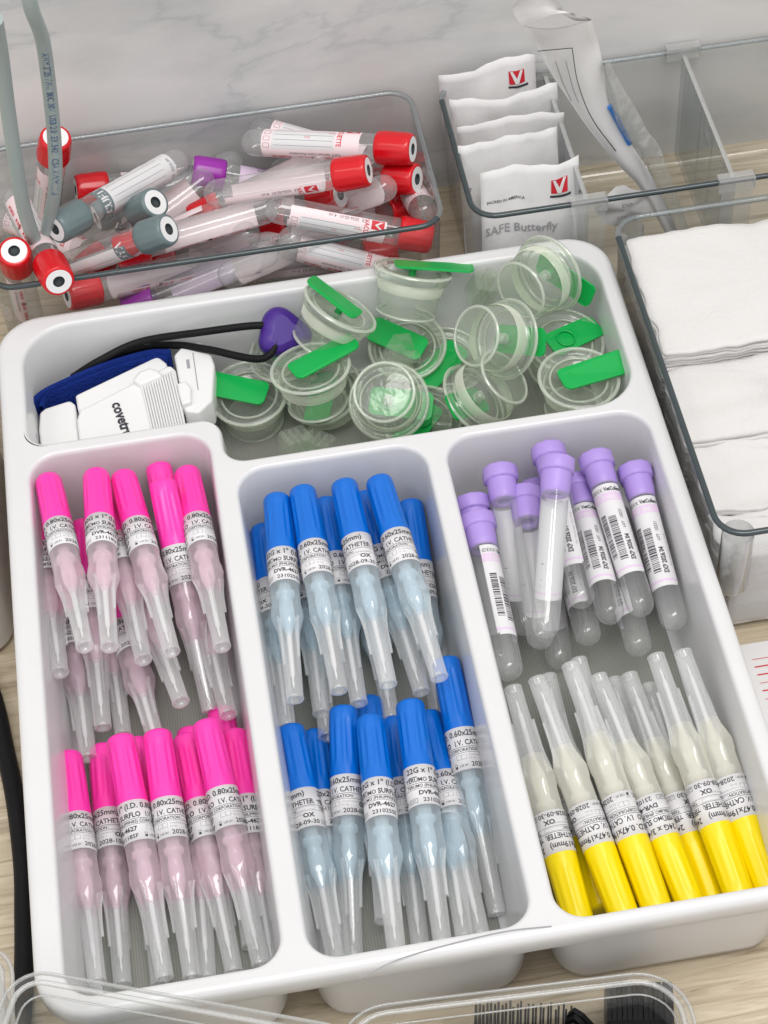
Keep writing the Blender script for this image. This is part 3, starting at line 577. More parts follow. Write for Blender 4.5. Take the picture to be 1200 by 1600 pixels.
for kind, rows, nm in (('pink', PINK, None), ('blue', BLUE, None), ('yellow', YELLOW, None)):
    proto = make_catheter(kind)
    for i, (loc, q, zs, lab) in enumerate(rows):
        o = proto if i == 0 else copy_tree(proto, lab)
        o['label'] = lab; pose(o, loc, q, zs); w = 1.15; o.scale = (w, w, zs)

# ================================================================ lavender stoppered tubes
def make_lavender():
    root = empty('stoppered_tube', '', 'blood tube', 'lavender stoppered tubes in the tray')
    b = MB(); b.add(*lathe([(0, 0), (5, 0), (7.2, .15), (8.0, .6), (8.2, 1.4), (8.2, 6), (7.9, 6.8), (7.0, 7.2), (6.6, 7.3)], 10))
    b.mi = b.mi; b.add(*lathe([(6.9, 6.9), (6.8, 7.4), (6.7, 13), (6.3, 16.5), (5.9, 17.2), (5.5, 17.3), (3.0, 17.3), (2.7, 16.6), (2.6, 12), (0, 11.5)], 28))
    st = b.build('stopper', 'lavender', root)
    L = 83.0; R = 6.15
    g = MB().add(*lathe([(6.15, 14)] + [(R, z) for z in (15, 30, 50, L - R)] + [(R * math.cos(t), L - R + R * math.sin(t)) for t in [math.pi / 2 * k / 7 for k in range(1, 8)]], 26))
    g.build('glass_tube', 'tube', root)
    lb = MB(); r = R + .1; half = 8.4
    f = cyl(r, 64.0)                         # v from 0 (bottom) to 46 (top), label covers u in [-half, half]
    put_rect(lb, -half, half, 4, 41, f, 0); put_rect(lb, -half, half, 44.2, 45.5, f, 0)
    put_rect(lb, -half + 1, half - 1, 0, 1, f, 0); put_rect(lb, -half, half, 1, 2.2, f, 0)
    put_rect(lb, -half, half, 2.2, 3.4, f, 2); put_rect(lb, -half, half, 3.4, 4, f, 0)
    put_rect(lb, -half, half, 36.8, 41, cyl(r + .03, 64.0), 2); put_rect(lb, -half, half, 41, 44.2, f, 0)
    f2 = cyl(r + .06, 64.0)
    put_text(lb, 'IDEXX', 2.6, -7.8, 41.8, f2, 1, .0, .85); put_text(lb, 'VetCollect', 2.7, -.6, 41.8, f2, 1, .04, .72)
    put_text(lb, '1.0 mL', 3.6, -5.5, 37.5, f2, 0, .02, 1.0)
    # barcodes: bars lie across the tube, stacked along it
    random.seed(3); z = 9.0
    while z < 31:
        w = random.choice((.22, .22, .45, .7)); put_rect(lb, -6.6, -3.4, z, z + w, f2, 1); z += w + random.choice((.25, .25, .5))
    z = 7.0
    while z < 29:
        w = random.choice((.22, .3, .45, .8)); put_rect(lb, -2.4, 1.2, z, z + w, f2, 1); z += w + random.choice((.25, .3, .5))
    fr = lambda u, v: cyl(r + .06, 64.0)(7.0 - 0 * u - v, 0 + u) if False else cyl(r + .06, 64.0)(-v, u)
    # text along the tube
    along = lambda off: (lambda u, v: cyl(r + .06, 64.0)(off - v, 6 + u))
    put_text(lb, 'EXP 2026/04', 3.1, 0, 0, along(4.6), 1, .04, .8); put_text(lb, '10231', 2.3, 21, 0, along(4.6), 1, .01, .9)
    put_text(lb, 'LOT', 1.9, 16.3, .3, along(4.6), 1, .02, .9); put_text(lb, 'For Veterinary Use Only', 1.7, 4, 0, along(7.6), 3, .0, .95)
    lb.build('paper_label', ['label', 'ink', 'lilac', 'greyink'], root)
    return root
proto = make_lavender()
for i, (loc, q, zs, lab) in enumerate(LAVENDER):
    o = proto if i == 0 else copy_tree(proto, lab); o['label'] = lab; pose(o, loc, q, zs)

# ================================================================ screw capped blood tubes in the back box
def make_blood(kind):
    root = empty('capped_blood_tube', '', 'blood tube', 'capped blood tubes piled in the clear box')
    cm = {'red': 'red', 'grey': 'greycap', 'purple': 'purple'}[kind]
    def rib(k, a, z): return .22 * (1 if math.cos(a * 14) > 0 else 0) if 2.5 < z < 15 else 0
    b = MB().add(*lathe([(5.6, .0), (6.9, .0), (7.6, .4), (7.9, 1.4), (8.0, 3), (8.15, 8), (8.4, 14), (8.4, 16), (8.0, 16.8), (7.2, 17)], 56, rib))
    cp = b.build('cap', cm, root)
    d = MB().add(*lathe([(6.3, -.05), (2.9, -.05)], 28), 0).add(*lathe([(2.95, -.05), (2.8, 1.5), (2.5, 2.0), (0, 2.2)], 20), 1)
    d.build('septum', ['ringwhite', 'black_hole' if kind != 'grey' else 'black_hole'], cp)
    L = 84.0; R = 7.0
    g = MB().add(*lathe([(R, 15.5), (R, 30), (R, 55), (R, L - R)] + [(R * math.cos(t), L - R + R * math.sin(t)) for t in [math.pi / 2 * k / 7 for k in range(1, 8)]], 26))
    g.build('clear_tube', 'tube', root)
    r = R + .09; f = cyl(r, 76.0); f2 = cyl(r + .06, 76.0); f1 = cyl(r + .03, 76.0); lb = MB()
    half = 11.2 if kind != 'grey' else 12.0
    W, I, P = 0, 1, 2
    bg = {'red': 'pinkink', 'grey': 'label', 'purple': 'lilac'}[kind]; ik = {'red': 'redink', 'grey': 'greyprint', 'purple': 'purpleink'}[kind]
    put_rect(lb, -half, half, 4, 52, f, 2)
    al = lambda off: (lambda u, v: cyl(r + .06, 76.0)(off + v, 48 - u))     # reads from cap to bottom
    if kind == 'grey':
        put_rect(lb, -half, half, 45, 52, f1, 3); put_text(lb, 'VACUETTE', 6.2, -14, 46.2, f2, 0, .03, .9)
        put_rect(lb, -half, half, 4, 9, f1, 2); put_text(lb, 'CE  2025-09', 2.4, -8, 5.4, f2, 1, .0)
        for k in range(5): put_rect(lb, -7 + k * 3.4, -6.85 + k * 3.4, 11, 43, f2, 1)
        put_text(lb, 'FX Sodium Fluoride', 2.7, 2, 0, al(9.5), 1, .02); put_text(lb, 'PREMIUM', 2.6, 2, 0, al(12.3), 1, .0)
        put_text(lb, 'PREMIUM', 2.6, 20, 0, al(12.3), 1, .0); put_text(lb, '2 ml', 2.8, 30, 0, al(9.5), 1, .02)
    else:
        put_rect(lb, -6.5, 4.5, 9, 40, f1, 0)
        put_rect(lb, -11, -6.4, 44.5, 51, f1, 3)
        fv = lambda u, v: cyl(r + .09, 76.0)(-8.7 + v * 1.0, 47.7 - u)
        lb.add([fv(-2.6, -1.9), fv(-1.2, -1.9), fv(1.6, 0), fv(1.6, .0), fv(-1.2, 1.9), fv(-2.6, 1.9), fv(.2, 0)], [(0, 1, 2, 6), (6, 3, 4, 5)], 0, False)
        for k in range(3): put_text(lb, 'PREMIUM', 2.3, 4 + k * 13, 0, al(8.8), 3, .02)
        put_rect(lb, 8.6, 11.2, 27.8, 29.6, f2, 1)
        put_text(lb, 'CAT Serum Clot Activator' if kind == 'red' else 'K3EDTA blood collection', 2.3, 5, 0, al(6.2), 1, .0)
        put_text(lb, 'VACUETTE', 3.4, -11, 41.0, f2, 3, .02, .8)
        for k in range(4): put_rect(lb, -6.2 + k * 2.9, -6.05 + k * 2.9, 10, 39, f2, 1)
        put_text(lb, 'Name', 1.5, 8, 0, al(-5.6), 3, .0); put_text(lb, 'Date', 1.5, 20, 0, al(-2.6), 3, .0)
        for k in range(3): frame_rect(lb, -5.5 + k * 3.6, -3.2 + k * 3.6, 5, 8, f2, 1, .16)
        put_text(lb, 'CE  2026-02-01  4 ml', 2.2, 6, 0, al(-10.6), 1, .0)
    lb.build('printed_label', ['label', 'ink', bg, ik], root)
    return root
protos = {}
for i, (kind, loc, q, zs, lab) in enumerate(BLOOD):
    if kind not in protos: protos[kind] = o = make_blood(kind)
    else: o = copy_tree(protos[kind], lab)
    o['label'] = lab; pose(o, loc, q, zs)

# ================================================================ green tabbed cups
def ring(mb, R, z, r, mi=0, n=40):
    mb.add(*lathe([(R + r * math.cos(t), z + r * math.sin(t)) for t in [2 * math.pi * k / 8 for k in range(9)]], n), mi)
def make_cup():
    root = empty('sample_cup', '', 'cup', 'clear cups with green pull tabs')
    b = MB(); b.add(*lathe([(0, .3), (11.5, .3), (13.2, .5), (14.2, 1.4), (14.6, 3), (15.6, 16), (15.8, 18), (18.2, 18.6)], 40))
    ring(b, 14.0, 1.0, .8, 1)
    cu = b.build('cup_body', ['cupclear', 'cuprim'], root)
    MB().add(*lathe([(15.9, 12.5), (16.2, 13), (16.6, 17.6), (15.9, 18.2)], 40)).build('seal_ring', 'seal', root)
    l = MB(); l.add(*lathe([(0, 20.2), (12.6, 20.2), (13.4, 21.2), (14.6, 23.2), (17.6, 23.4), (18.8, 22.6), (19.0, 20), (18.4, 19.4)], 40))
    ring(l, 18.7, 22.6, .9, 1); ring(l, 13.6, 21.4, .6, 1)
    l.add(*lathe([(0, 16.5), (2.2, 16.8), (2.6, 18), (2.4, 20), (2.8, 20.3)], 20), 1); l.add(*lathe([(1.4, 17), (1.2, 20)], 12))
    l.build('lid', ['cupclear', 'cuprim'], root)
    return root
def make_tab(ln, parent):
    bend = random.choice((.0045, .001, -.004, .003, .006)); tw = random.uniform(-.005, .005)
    sec = round_poly([(-9.5, -6.8), (ln, -6.8), (ln, 6.8), (-9.5, 6.8)], 3.2, 0, 5); n = len(sec)
    m = MB(); vs = []
    for p in sec: vs.append((p[0], p[1], 24.0 + bend * (p[0] ** 2) + tw * p[0] * p[1]))
    for p in sec: vs.append((p[0], p[1], 24.9 + bend * (p[0] ** 2) + tw * p[0] * p[1]))
    fs = [tuple(range(n)), tuple(range(n, 2 * n))] + [(i, (i + 1) % n, n + (i + 1) % n, n + i) for i in range(n)]
    m.add(vs, fs, 0, False); m.add(*lathe([(1.8, 20), (1.7, 24.5)], 14)); ring(m, 4.4, 24.9, .5, 0, 24)
    return m.build('pull_tab', 'green', parent)
proto = make_cup()
for i, (loc, q, ln, lab) in enumerate(CUPS):
    o = proto if i == 0 else copy_tree(proto, lab)
    if i: [bpy.data.objects.remove(c) for c in list(o.children) if c.name.startswith('pull_tab')]
    make_tab(min(30, max(20, ln)), o)
    o['label'] = 'clear ' + lab; pose(o, loc, q)
# ================================================================ clear boxes
def clear_box(name, label, cat, x0, x1, y0, y1, h, r=13, rim=1.5, rot=0, group=None, wall='boxclear', rimm='boxrim', base=0.0, slope=3.0):
    root = empty(name, label, cat, group, (x0, y0, base)); root.rotation_euler = (0, 0, rot)
    w, d = x1 - x0, y1 - y0; P = [(0, 0), (w, 0), (w, d), (0, d)]
    b = MB(); rings(b, [(round_poly(P, r, dd, 7), z) for dd, z in ((0.2, h), (.6, h - 4), (slope * .6, h * .5), (slope, 8), (slope + 1.2, 3.5), (slope + 4, 1.2), (slope + 8, .8))], cap=True)
    b.build('box_wall', wall, root)
    path = [Vector((p[0], p[1], h)) for p in round_poly(P, r, .6, 7)]
    m = MB(); vs = []; fs = []; n = len(path); k = 8
    cen = Vector((w / 2, d / 2, h))
    for i, p in enumerate(path):
        t = (path[(i + 1) % n] - path[i - 1]).normalized(); s = Vector((t.y, -t.x, 0))
        for j in range(k):
            a = 2 * math.pi * j / k; vs.append(tuple(p + s * (rim * math.cos(a)) + Vector((0, 0, rim * .9 * math.sin(a)))))
    m.v = vs
    for i in range(n):
        e = path[(i + 1) % n] - path[i]; light = 1 if (e.x < -.1 * abs(e.y) or (e.y > 0 and abs(e.x) < e.y)) else 0      # front and left painted with a dark internal reflection, back and right pale
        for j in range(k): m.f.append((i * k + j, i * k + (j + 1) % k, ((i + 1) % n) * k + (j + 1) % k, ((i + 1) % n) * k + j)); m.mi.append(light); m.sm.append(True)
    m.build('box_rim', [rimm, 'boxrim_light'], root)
    return root
tube_box = clear_box('clear_box', 'clear plastic box full of red and grey capped blood tubes against the marble wall', 'storage box', 0.5, 223, 376, 480, 74)
bf = clear_box('divided_box', 'long clear box with snap-in dividers holding white paper packets', 'storage box', 237, 560, 376, 480, 74)
gb = clear_box('gauze_box', 'clear plastic box filled with folded white gauze at the right edge', 'storage box', 302, 470, 161, 362, 74)
M['pale_post'] = clear('pale_post', (.85, .87, .87), .25, (.75, .76, .77), .05, 3.0, (.45, .47, .48)); M['dark_foot'] = solid('dark_foot', (.12, .14, .14), .3)
# raised posts under the rim of the gauze box corners
def post(parent, x, y, z0, z1, r):
    MB().add(*lathe([(r * .85, z0), (r, z0 + 2), (r, z1)], 20, None), T=Matrix.Translation((x, y, 0))).add(*disc(r * .8, z0 + .5), mi=1, T=Matrix.Translation((x, y, 0))).build('corner_post', ['pale_post', 'dark_foot'], parent)
post(gb, 9, 3.5, 34, 72, 7); post(gb, 9, 196, 34, 72, 6)
# dividers of the long box
M['divider_sheet'] = clear('divider_sheet', (.84, .87, .875), .08, (.8, .83, .84), .05, 1.3, (.6, .65, .66))
def divider(x):
    b = MB()
    def sheet(xx, y0, y1, z0, z1): b.add([(xx, y0, z0), (xx, y1, z0), (xx, y1, z1), (xx, y0, z1)], [(0, 1, 2, 3)], 2, False)
    sheet(x, 3, 101, 6, 72); sheet(x + 2.2, 3, 101, 6, 72)
    b.add(*box(x, x + 2.2, 3, 101, 71.3, 72.6), mi=1, smooth=False)
    for k in range(3): b.add(*box(x + 2.3, x + 2.9, 24 + k * 22, 25.2 + k * 22, 8, 70), mi=1, smooth=False)
    b.build('divider', ['boxclear', 'thinrim', 'divider_sheet'], bf)
    m = MB(); m.add(*box(x - 8, x + 10, -3.2, 3.4, 70, 77), smooth=False); m.add([(x - 7, -3.3, 34), (x + 9, -3.3, 34), (x + 9, -3.3, 70), (x - 7, -3.3, 70)], [(0, 1, 2, 3)], 0, False); m.build('divider_clip', 'thinrim', bf)
    h_ = MB(); ring(h_, 3.2, 0, .8, 0, 20); h_ = h_.build('divider_hook', 'thinrim', bf); h_.location = ((x + 4) * MM, 60 * MM, 50 * MM); h_.rotation_euler = (0, math.radians(80), 0)
    m = MB(); m.add(*box(x - 8, x + 10, 101, 106.5, 70, 77), smooth=False); m.build('divider_clip', 'thinrim', bf)
divider(56); divider(130)

# ================================================================ folded gauze
def slab(mb, x0, x1, y0, y1, z0, z1, seed, tilt=0.0, wav=.7, n=22):
    """one folded pad: a soft slab with uneven edges and rounded fold"""
    rnd = random.Random(seed); ph = [rnd.uniform(0, 6.28) for _ in range(8)]
    vs = []; fs = []; sec = []
    K = 6
    cx, cy = (x0 + x1) / 2, (y0 + y1) / 2
    base = round_poly([(x0, y0), (x1, y0), (x1, y1), (x0, y1)], 2, 0, 3)
    pts = []
    for i in range(len(base)):
        a = Vector(base[i]); b_ = Vector(base[(i + 1) % len(base)]); m = max(1, int((b_ - a).length / 2.5))
        for s in range(m): pts.append(a.lerp(b_, s / m))
    N_ = len(pts); zz = [(0.7, z0 + .05), (0, z0 + (z1 - z0) * .3), (0, z0 + (z1 - z0) * .75), (.4, z1 - .05)]
    def hz(x, y): return wav * 2.2 * mnoise.noise(Vector((x / 17 + seed * .13, y / 15, (seed // 100) * 2.3 + (seed % 100) * .04))) + wav * (math.sin(x / 19 + ph[0]) * math.cos(y / 23 + ph[1]) + .5 * math.sin(x / 7 + y / 11 + ph[2])) + tilt * (y - cy)
    for d, z in zz + [(4, z1 + .15), (9, z1 + .2), (15, z1 + .2), (25, z1 + .25)]:
        for i, p in enumerate(pts):
            v = Vector((cx, cy)) - p; L = v.length; q = p + v * min(1, d / L) + v.normalized() * ((1 - min(1, d / L)) * (1.2 + wav * 1.6) * mnoise.noise(Vector((p.x / 9, p.y / 9, (seed // 100) * 3.1 + (seed % 100) * .11))))
            vs.append((q.x, q.y, z + hz(q.x, q.y)))
    R_ = len(zz) + 4
    for k in range(R_ - 1):
        for i in range(N_):
            j = (i + 1) % N_; fs.append((k * N_ + i, k * N_ + j, (k + 1) * N_ + j, (k + 1) * N_ + i))
    vs.append((cx, cy, z1 + .25 + hz(cx, cy))); c = len(vs) - 1
    for i in range(N_): fs.append(((R_ - 1) * N_ + i, (R_ - 1) * N_ + (i + 1) % N_, c))
    mb.add(vs, fs)
def gauze_stack(label, x0, x1, y0, y1, top, layers, seed, tilt=0.0, base=3, jit=1.0, wav=0):
    root = empty('gauze_stack', label, 'gauze', 'stacks of folded gauze', ((x0 + x1) / 2, (y0 + y1) / 2, base))
    cx, cy = (x0 + x1) / 2, (y0 + y1) / 2; rnd = random.Random(seed); t = (top - base) / layers
    for k in range(layers):
        j = [rnd.uniform(-jit, jit) for _ in range(4)]
        m = MB(); slab(m, x0 - cx + j[0], x1 - cx + j[1], y0 - cy + j[2], y1 - cy + j[3], k * t + .15, (k + 1) * t - .15, seed * 100 + k, tilt * (k / layers), .3 + wav * k / layers)
        m.build('gauze_pad', 'gauze', root)
gauze_stack('tallest stack of smooth folded gauze at the back of the clear box', 306, 440, 274, 350, 71, 27, 1, .03, wav=.3)
gauze_stack('middle stack of folded gauze, one step below the tallest', 306.5, 440, 230, 273.5, 58, 21, 2, .10, jit=1.2, wav=.7)
gauze_stack('lower rumpled stack of folded gauze in front of the middle one', 309, 440, 194, 232, 50, 17, 3, .12, jit=1.8, wav=1.5)
gauze_stack('lowest rumpled stack of folded gauze behind the box front', 308, 440, 170, 196, 44, 15, 4, .15, jit=1.5, wav=1.6)

m = MB(); slab(m, -62, 66, -22, 22, -2, 2.2, 77, 0, .5); o = m.build('gauze_pad', 'gauze'); tag(o, 'gauze pad standing upright against the inside of the box front', 'gauze'); o.location = (.374, .1685, .0255); o.rotation_euler = (math.radians(86), 0, 0)
# ================================================================ paper packets in the divided box
def packet(label, x0, x1, yb, yt, zt, seed, logo=False, text=None, dx=0):
    root = empty('paper_packet', label, 'packet', 'white paper packets in the divided box', ((x0 + x1) / 2, yb, 4))
    rnd = random.Random(seed); ph = [rnd.uniform(0, 6) for _ in range(4)]; w = x1 - x0; nx, nz = 14, 16; L = math.hypot(yt - yb, zt - 4)
    def P(u, v, off=0):   # u 0..1 across, v 0..1 up
        bul = 2.2 * math.sin(math.pi * u) * math.sin(math.pi * min(1, v * 1.1)) * .5
        wv = .9 * math.sin(u * 7 + ph[0]) * v + 5.0 * v * mnoise.noise(Vector((u * 2.3 + seed, v * 1.6, seed * .7))) + 1.6 * mnoise.noise(Vector((u * 7 + seed, v * 6, 3)))
        return ((u - .5) * w + dx * v, (yt - yb) * v + off - bul + wv, (zt - 4) * v + (1.6 * math.sin(u * 4 + ph[2]) + 4 * (u - .5) * math.sin(ph[3]) + (2.2 * max(0, u - .85) / .15 if seed % 2 else 0)) * v)
    m = MB(); vs = []; fs = []
    for s in (-.5, .5):
        for j in range(nz + 1):
            for i in range(nx + 1):
                x, y, z = P(i / nx, j / nz, s * (1 if 0 < i < nx and j < nz else .3) - (s < 0) * 0); vs.append((x, y, z))
    S = (nx + 1) * (nz + 1)
    for s in (0, 1):
        for j in range(nz):
            for i in range(nx):
                a = s * S + j * (nx + 1) + i; fs.append((a, a + 1, a + nx + 2, a + nx + 1))
    for j in range(nz):
        for i in (0, nx): a = j * (nx + 1) + i; fs.append((a, a + nx + 1, a + S + nx + 1, a + S))
    for i in range(nx): a = nz * (nx + 1) + i; fs.append((a, a + 1, a + S + 1, a + S))
    m.add(vs, fs, 0)
    fn = lambda u, v: P(u / w, v / L, -.85)
    if logo:
        lx, ly = w - 14, L - 15
        put_rect(m, lx, lx + 8.4, ly, ly + 7.4, lambda u, v: P(u / w, v / L, -.8), 1, 2)
        g = lambda u, v: P((lx + 4.2 + u) / w, (ly + 3.7 + v) / L, -1.0)
        m.add([g(-3.5, 3.6), g(-2.1, 3.6), g(0, -.6), g(2.1, 3.6), g(3.5, 3.6), g(.9, -3.6), g(-.9, -3.6)], [(0, 1, 2, 6), (2, 3, 4, 5), (2, 5, 6)], 0, False)
        put_rect(m, lx - .5, lx + 10, ly - 2.2, ly - 1.0, fn, 2, 2)
    if text:
        for s, size, u, v in text: put_text(m, s, size, u, v, lambda a, b_: P(a / w, b_ / L, -1.05), 3 if size > 4 else 2, .01)
    m.build('packet_paper', ['paper', 'redink', 'ink', 'greyink'], root)
    root.rotation_euler = (0, math.radians(rnd.uniform(-2.2, 2.2)), math.radians(rnd.uniform(-3.5, 3.5)))
SETT = [('SAFETY-LOK', 2.2, 2, 52)]
packet('backmost paper packet with a red logo at its right corner', 236.5 + 4, 291, 466, 474, 86, 11, True, dx=-3)
packet('second paper packet from the back, plain with a raised right corner', 242, 298, 452, 460, 79, 13, dx=0)
packet('third paper packet from the back, plain with small black print at left', 242, 297, 434, 442, 77, 14, text=[('MED', 2.6, 1.5, 58)])
packet('fourth paper packet from the back, its left corner raised', 239, 290, 412, 426, 79, 16, text=[('SET', 2.6, 1.5, 50)])
packet('front paper packet with red logo and grey lettering through the box wall', 243, 292, 386, 410, 73, 15, True, text=[('SAFE Butterfly', 6.2, 1.5, 40), ('China', 3.4, 6, 24), ('Blood collection set', 3.6, 8, 16), ('PACKED IN AMERICA', 2.0, 3, 56)])

# ================================================================ peel pouch leaning out of the divided box
def ribbon(mb, rowsL, rowsR, mi=0, thick=.35, nu=10, curl=0.0, per=5, wob=.3):
    A = catmull(rowsL, per); B = catmull(rowsR, per); n = len(A); vs = []; fs = []
    nr = ((B[0] - A[0]).cross(A[1] - A[0])).normalized()
    if nr.y > 0: nr = -nr
    for s in (0, 1):
        for j in range(n):
            for i in range(nu + 1):
                u = i / nu; p = A[j].lerp(B[j], u) + nr * (curl * math.sin(math.pi * u) + s * thick + wob * math.sin(j * .9 + u * 6)); vs.append(tuple(p))
    S = n * (nu + 1)
    for s in (0, 1):
        for j in range(n - 1):
            for i in range(nu): a = s * S + j * (nu + 1) + i; fs.append((a, a + 1, a + nu + 2, a + nu + 1))
    for j in range(n - 1):
        for i in (0, nu): a = j * (nu + 1) + i; fs.append((a, a + nu + 1, a + S + nu + 1, a + S))
    mb.add(vs, fs, mi)
pouch = empty('peel_pouch', 'half peeled paper and film pouch leaning out of the divided box', 'pouch')
m = MB(); ribbon(m, POUCH_L, POUCH_R, 0, .4, 10, 3); ribbon(m, FLAP_L, FLAP_R, 0, .4, 8, -5)
for a, b_ in POUCH_LINES: 
    sweep(m, catmull(a, 6), circ(.28, 4), mi=b_)
m.build('paper_side', ['paper', 'ink', 'greyink'], pouch)
m = MB(); ribbon(m, FILM_L, FILM_R, 0, .4, 8, 4, 5, 1.0); m.build('film_side', 'film', pouch)
m = MB(); sweep(m, catmull(STICK, 6), circ(1.5, 10)); tag(m.build('plastic_stick', 'bluestick'), 'blue plastic stick showing through the film of the peel pouch', 'stick')
# torn paper scrap
m = MB(); random.seed(4); n = 26; cx, cy, cz = SCRAP
vs = [(cx + (15 + 2.5 * random.random()) * math.cos(2 * math.pi * i / n), cy + 2 * math.sin(i), cz + (11 + 2.5 * random.random()) * math.sin(2 * math.pi * i / n)) for i in range(n)]
m.add(vs + [(cx, cy - 3, cz)], [(i, (i + 1) % n, n) for i in range(n)]); m.add([(a, b_ + .4, c) for a, b_, c in vs] + [(cx, cy - 2.6, cz)], [(i, (i + 1) % n, n) for i in range(n)])
put_text(m, 'EXP', 3.4, -4, 3, lambda u, v: (cx + u, cy - 4.0, cz + v), 1); put_text(m, 'STERILE', 3.0, -6, -5, lambda u, v: (cx + u, cy - 4.0, cz + v), 1)
tag(m.build('torn_wrapper', ['paper', 'greyink']), 'torn white wrapper scrap low behind the clip of the divided box', 'wrapper')

# ================================================================ tourniquet with white clip, black cord with violet toggle
def cbox(w, d, h, r=3, bev=1.2, lean=0.0):
    """rounded block, base at z 0"""
    P = [(-w / 2, -d / 2), (w / 2, -d / 2), (w / 2, d / 2), (-w / 2, d / 2)]; b = MB()
    rr = [(round_poly(P, r, bev, 5), 0), (round_poly(P, r, .2, 5), bev), (round_poly(P, r, 0, 5), bev * 1.5), (round_poly(P, r, 0, 5), h - bev * 1.5), (round_poly(P, r, .35, 5), h - bev * .7), (round_poly(P, r, bev, 5), h)]
    rings(b, rr, cap=True); return b
tq = empty('tourniquet', 'white buckle tourniquet with navy strap folded behind it in the back compartment', 'tourniquet')
def place(o, loc, rx=0, ry=0, rz=0): o.location = [c * MM for c in loc]; o.rotation_euler = (math.radians(rx), math.radians(ry), math.radians(rz)); return o
for nm, P, z, th, r in TQ_PARTS:
    b = MB(); rings(b, [(round_poly(P, r, 0, 5), z - th), (round_poly(P, r, 0, 5), z - 1.0), (round_poly(P, r, .3, 5), z - .35), (round_poly(P, r, 1.0, 5), z)], cap=True)
    if nm == 'face_plate':
        for a_, c_ in RIDGES: sweep(b, [Vector(a_), (Vector(a_) + Vector(c_)) / 2, Vector(c_)], circ(.5, 6))
        lo, lu, lv = [Vector(q) for q in LOGO]
        put_text(b, 'covetrus', 7.4, 0, 0, lambda u, v: tuple(lo + lu * u + lv * v), 1, .03)
    if nm == 'clip':
        cx_, cy_ = sum(p[0] for p in P) / len(P), sum(p[1] for p in P) / len(P)
        b.add(*box(cx_ - 4.5, cx_ - 3, cy_ + 3, cy_ + 9, z - .3, z + .12), mi=2, smooth=False); b.add(*box(cx_ - 1, cx_ - .5, cy_ - 12, cy_ + 13, z - .3, z + .1), mi=2, smooth=False)
    b.build(nm, ['abs', 'ink', 'greyink'], tq)
m = MB()
sec = [(-1.0, -8), (1.0, -8), (1.0, 8), (-1.0, 8)]
for k, p in enumerate(STRAPS):
    A = catmull(p, 8); vs = []; fs = []
    for i, q in enumerate(A):
        t = (A[min(i + 1, len(A) - 1)] - A[max(0, i - 1)]).normalized(); s = Vector((t.y, -t.x, 0)).normalized()
        up = Vector((0, .25, 1)).normalized()
        for a_, b2_ in sec: vs.append(tuple(q + s * a_ + up * b2_))
    for i in range(len(A) - 1):
        for j in range(4): fs.append((i * 4 + j, i * 4 + (j + 1) % 4, (i + 1) * 4 + (j + 1) % 4, (i + 1) * 4 + j))
    m.add(vs, fs, 0, False)
m.build('strap', 'navy', tq)
cd = empty('cord_tourniquet', 'black elastic cord loop with a violet toggle lying behind the cups', 'cord')
m = MB(); sweep(m, catmull(CORD, 8), circ(1.9, 10)); m.build('cord', 'black', cd)
b = MB(); P = [(-11, -9), (11, -9), (11, 9), (-11, 9)]
def tog(d): 
    out = []
    for i in range(40):
        a = 2 * math.pi * i / 40; rr = 11.5 + 1.5 * math.cos(3 * a + .5); out.append(((rr - d) * math.cos(a) * 1.1, (rr - d) * math.sin(a)))
    return out
rings(b, [(tog(5), 0), (tog(1.5), 1), (tog(0), 4), (tog(0), 8), (tog(1.5), 11), (tog(5), 12.2)], cap=True)
o = b.build('toggle', 'violet', cd); place(o, TOGGLE[0], *TOGGLE[1])

# small clear winged connectors lying among the cups
def connector(label, pos, rot, w, d, h):
    b = MB(); P = [(-w / 2, -d / 2), (w / 2, -d / 2), (w / 2, d / 2), (-w / 2, d / 2)]
    rings(b, [(round_poly(P, 2, 0, 4), 0), (round_poly(P, 2, 0, 4), h)], cap=True, smooth=False)
    for k in range(3): b.add(*box(-w / 2 + 2 + k * w / 4, -w / 2 + 2.8 + k * w / 4, -d / 2 + 1, d / 2 - 1, 0, h), smooth=False)
    b.add(*lathe([(3.0, h), (3.2, h + 7)], 14))
    o = b.build('clear_connector', 'cupclear'); tag(o, label, 'connector', 'clear connectors among the cups'); place(o, pos, *rot)
for a in CONNECTORS: connector(*a)

# ================================================================ cables
def cable(label, pts, r, mat, text=None, name='cable', t0=0, size=5):
    path = catmull(pts, 10); m = MB(); sweep(m, path, circ(r, 14))
    if text:
        fr = frames(path); acc = [0]
        for i in range(1, len(path)): acc.append(acc[-1] + (path[i] - path[i - 1]).length)
        camv = Vector((107.9, -352.1, 760.3))
        def fn(u, v):
            s = t0 + u; k = 0
            while k < len(acc) - 2 and acc[k + 1] < s: k += 1
            f_ = (s - acc[k]) / max(1e-6, acc[k + 1] - acc[k]); p = path[k].lerp(path[k + 1], f_); t = (path[k + 1] - path[k]).normalized()
            n_ = (camv - p); n_ = (n_ - t * n_.dot(t)).normalized(); s_ = t.cross(n_)
            a = (v - size * .33) / r
            return tuple(p + (n_ * math.cos(a) - s_ * math.sin(a)) * (r + .12))
        put_text(m, text, size, 0, 0, fn, 1, .0, .85)
    o = m.build(name, [mat, 'blueink']); return tag(o, label, 'cable')
cable('grey cable with blue printed lettering hanging in front of the marble wall', CABLE_A, 3.3, 'cable_grey', 'AWM 2725 VW-1 80C 30V  USB 2.0  E315421  CSA AWM I/II A', t0=60, size=4.4)
cable('plain grey cable at the far left edge, hanging into the tube box', CABLE_B, 3.5, 'cable_grey')
cable('thick black cable running along the counter left of the tray', CABLE_C, 4.2, 'black')

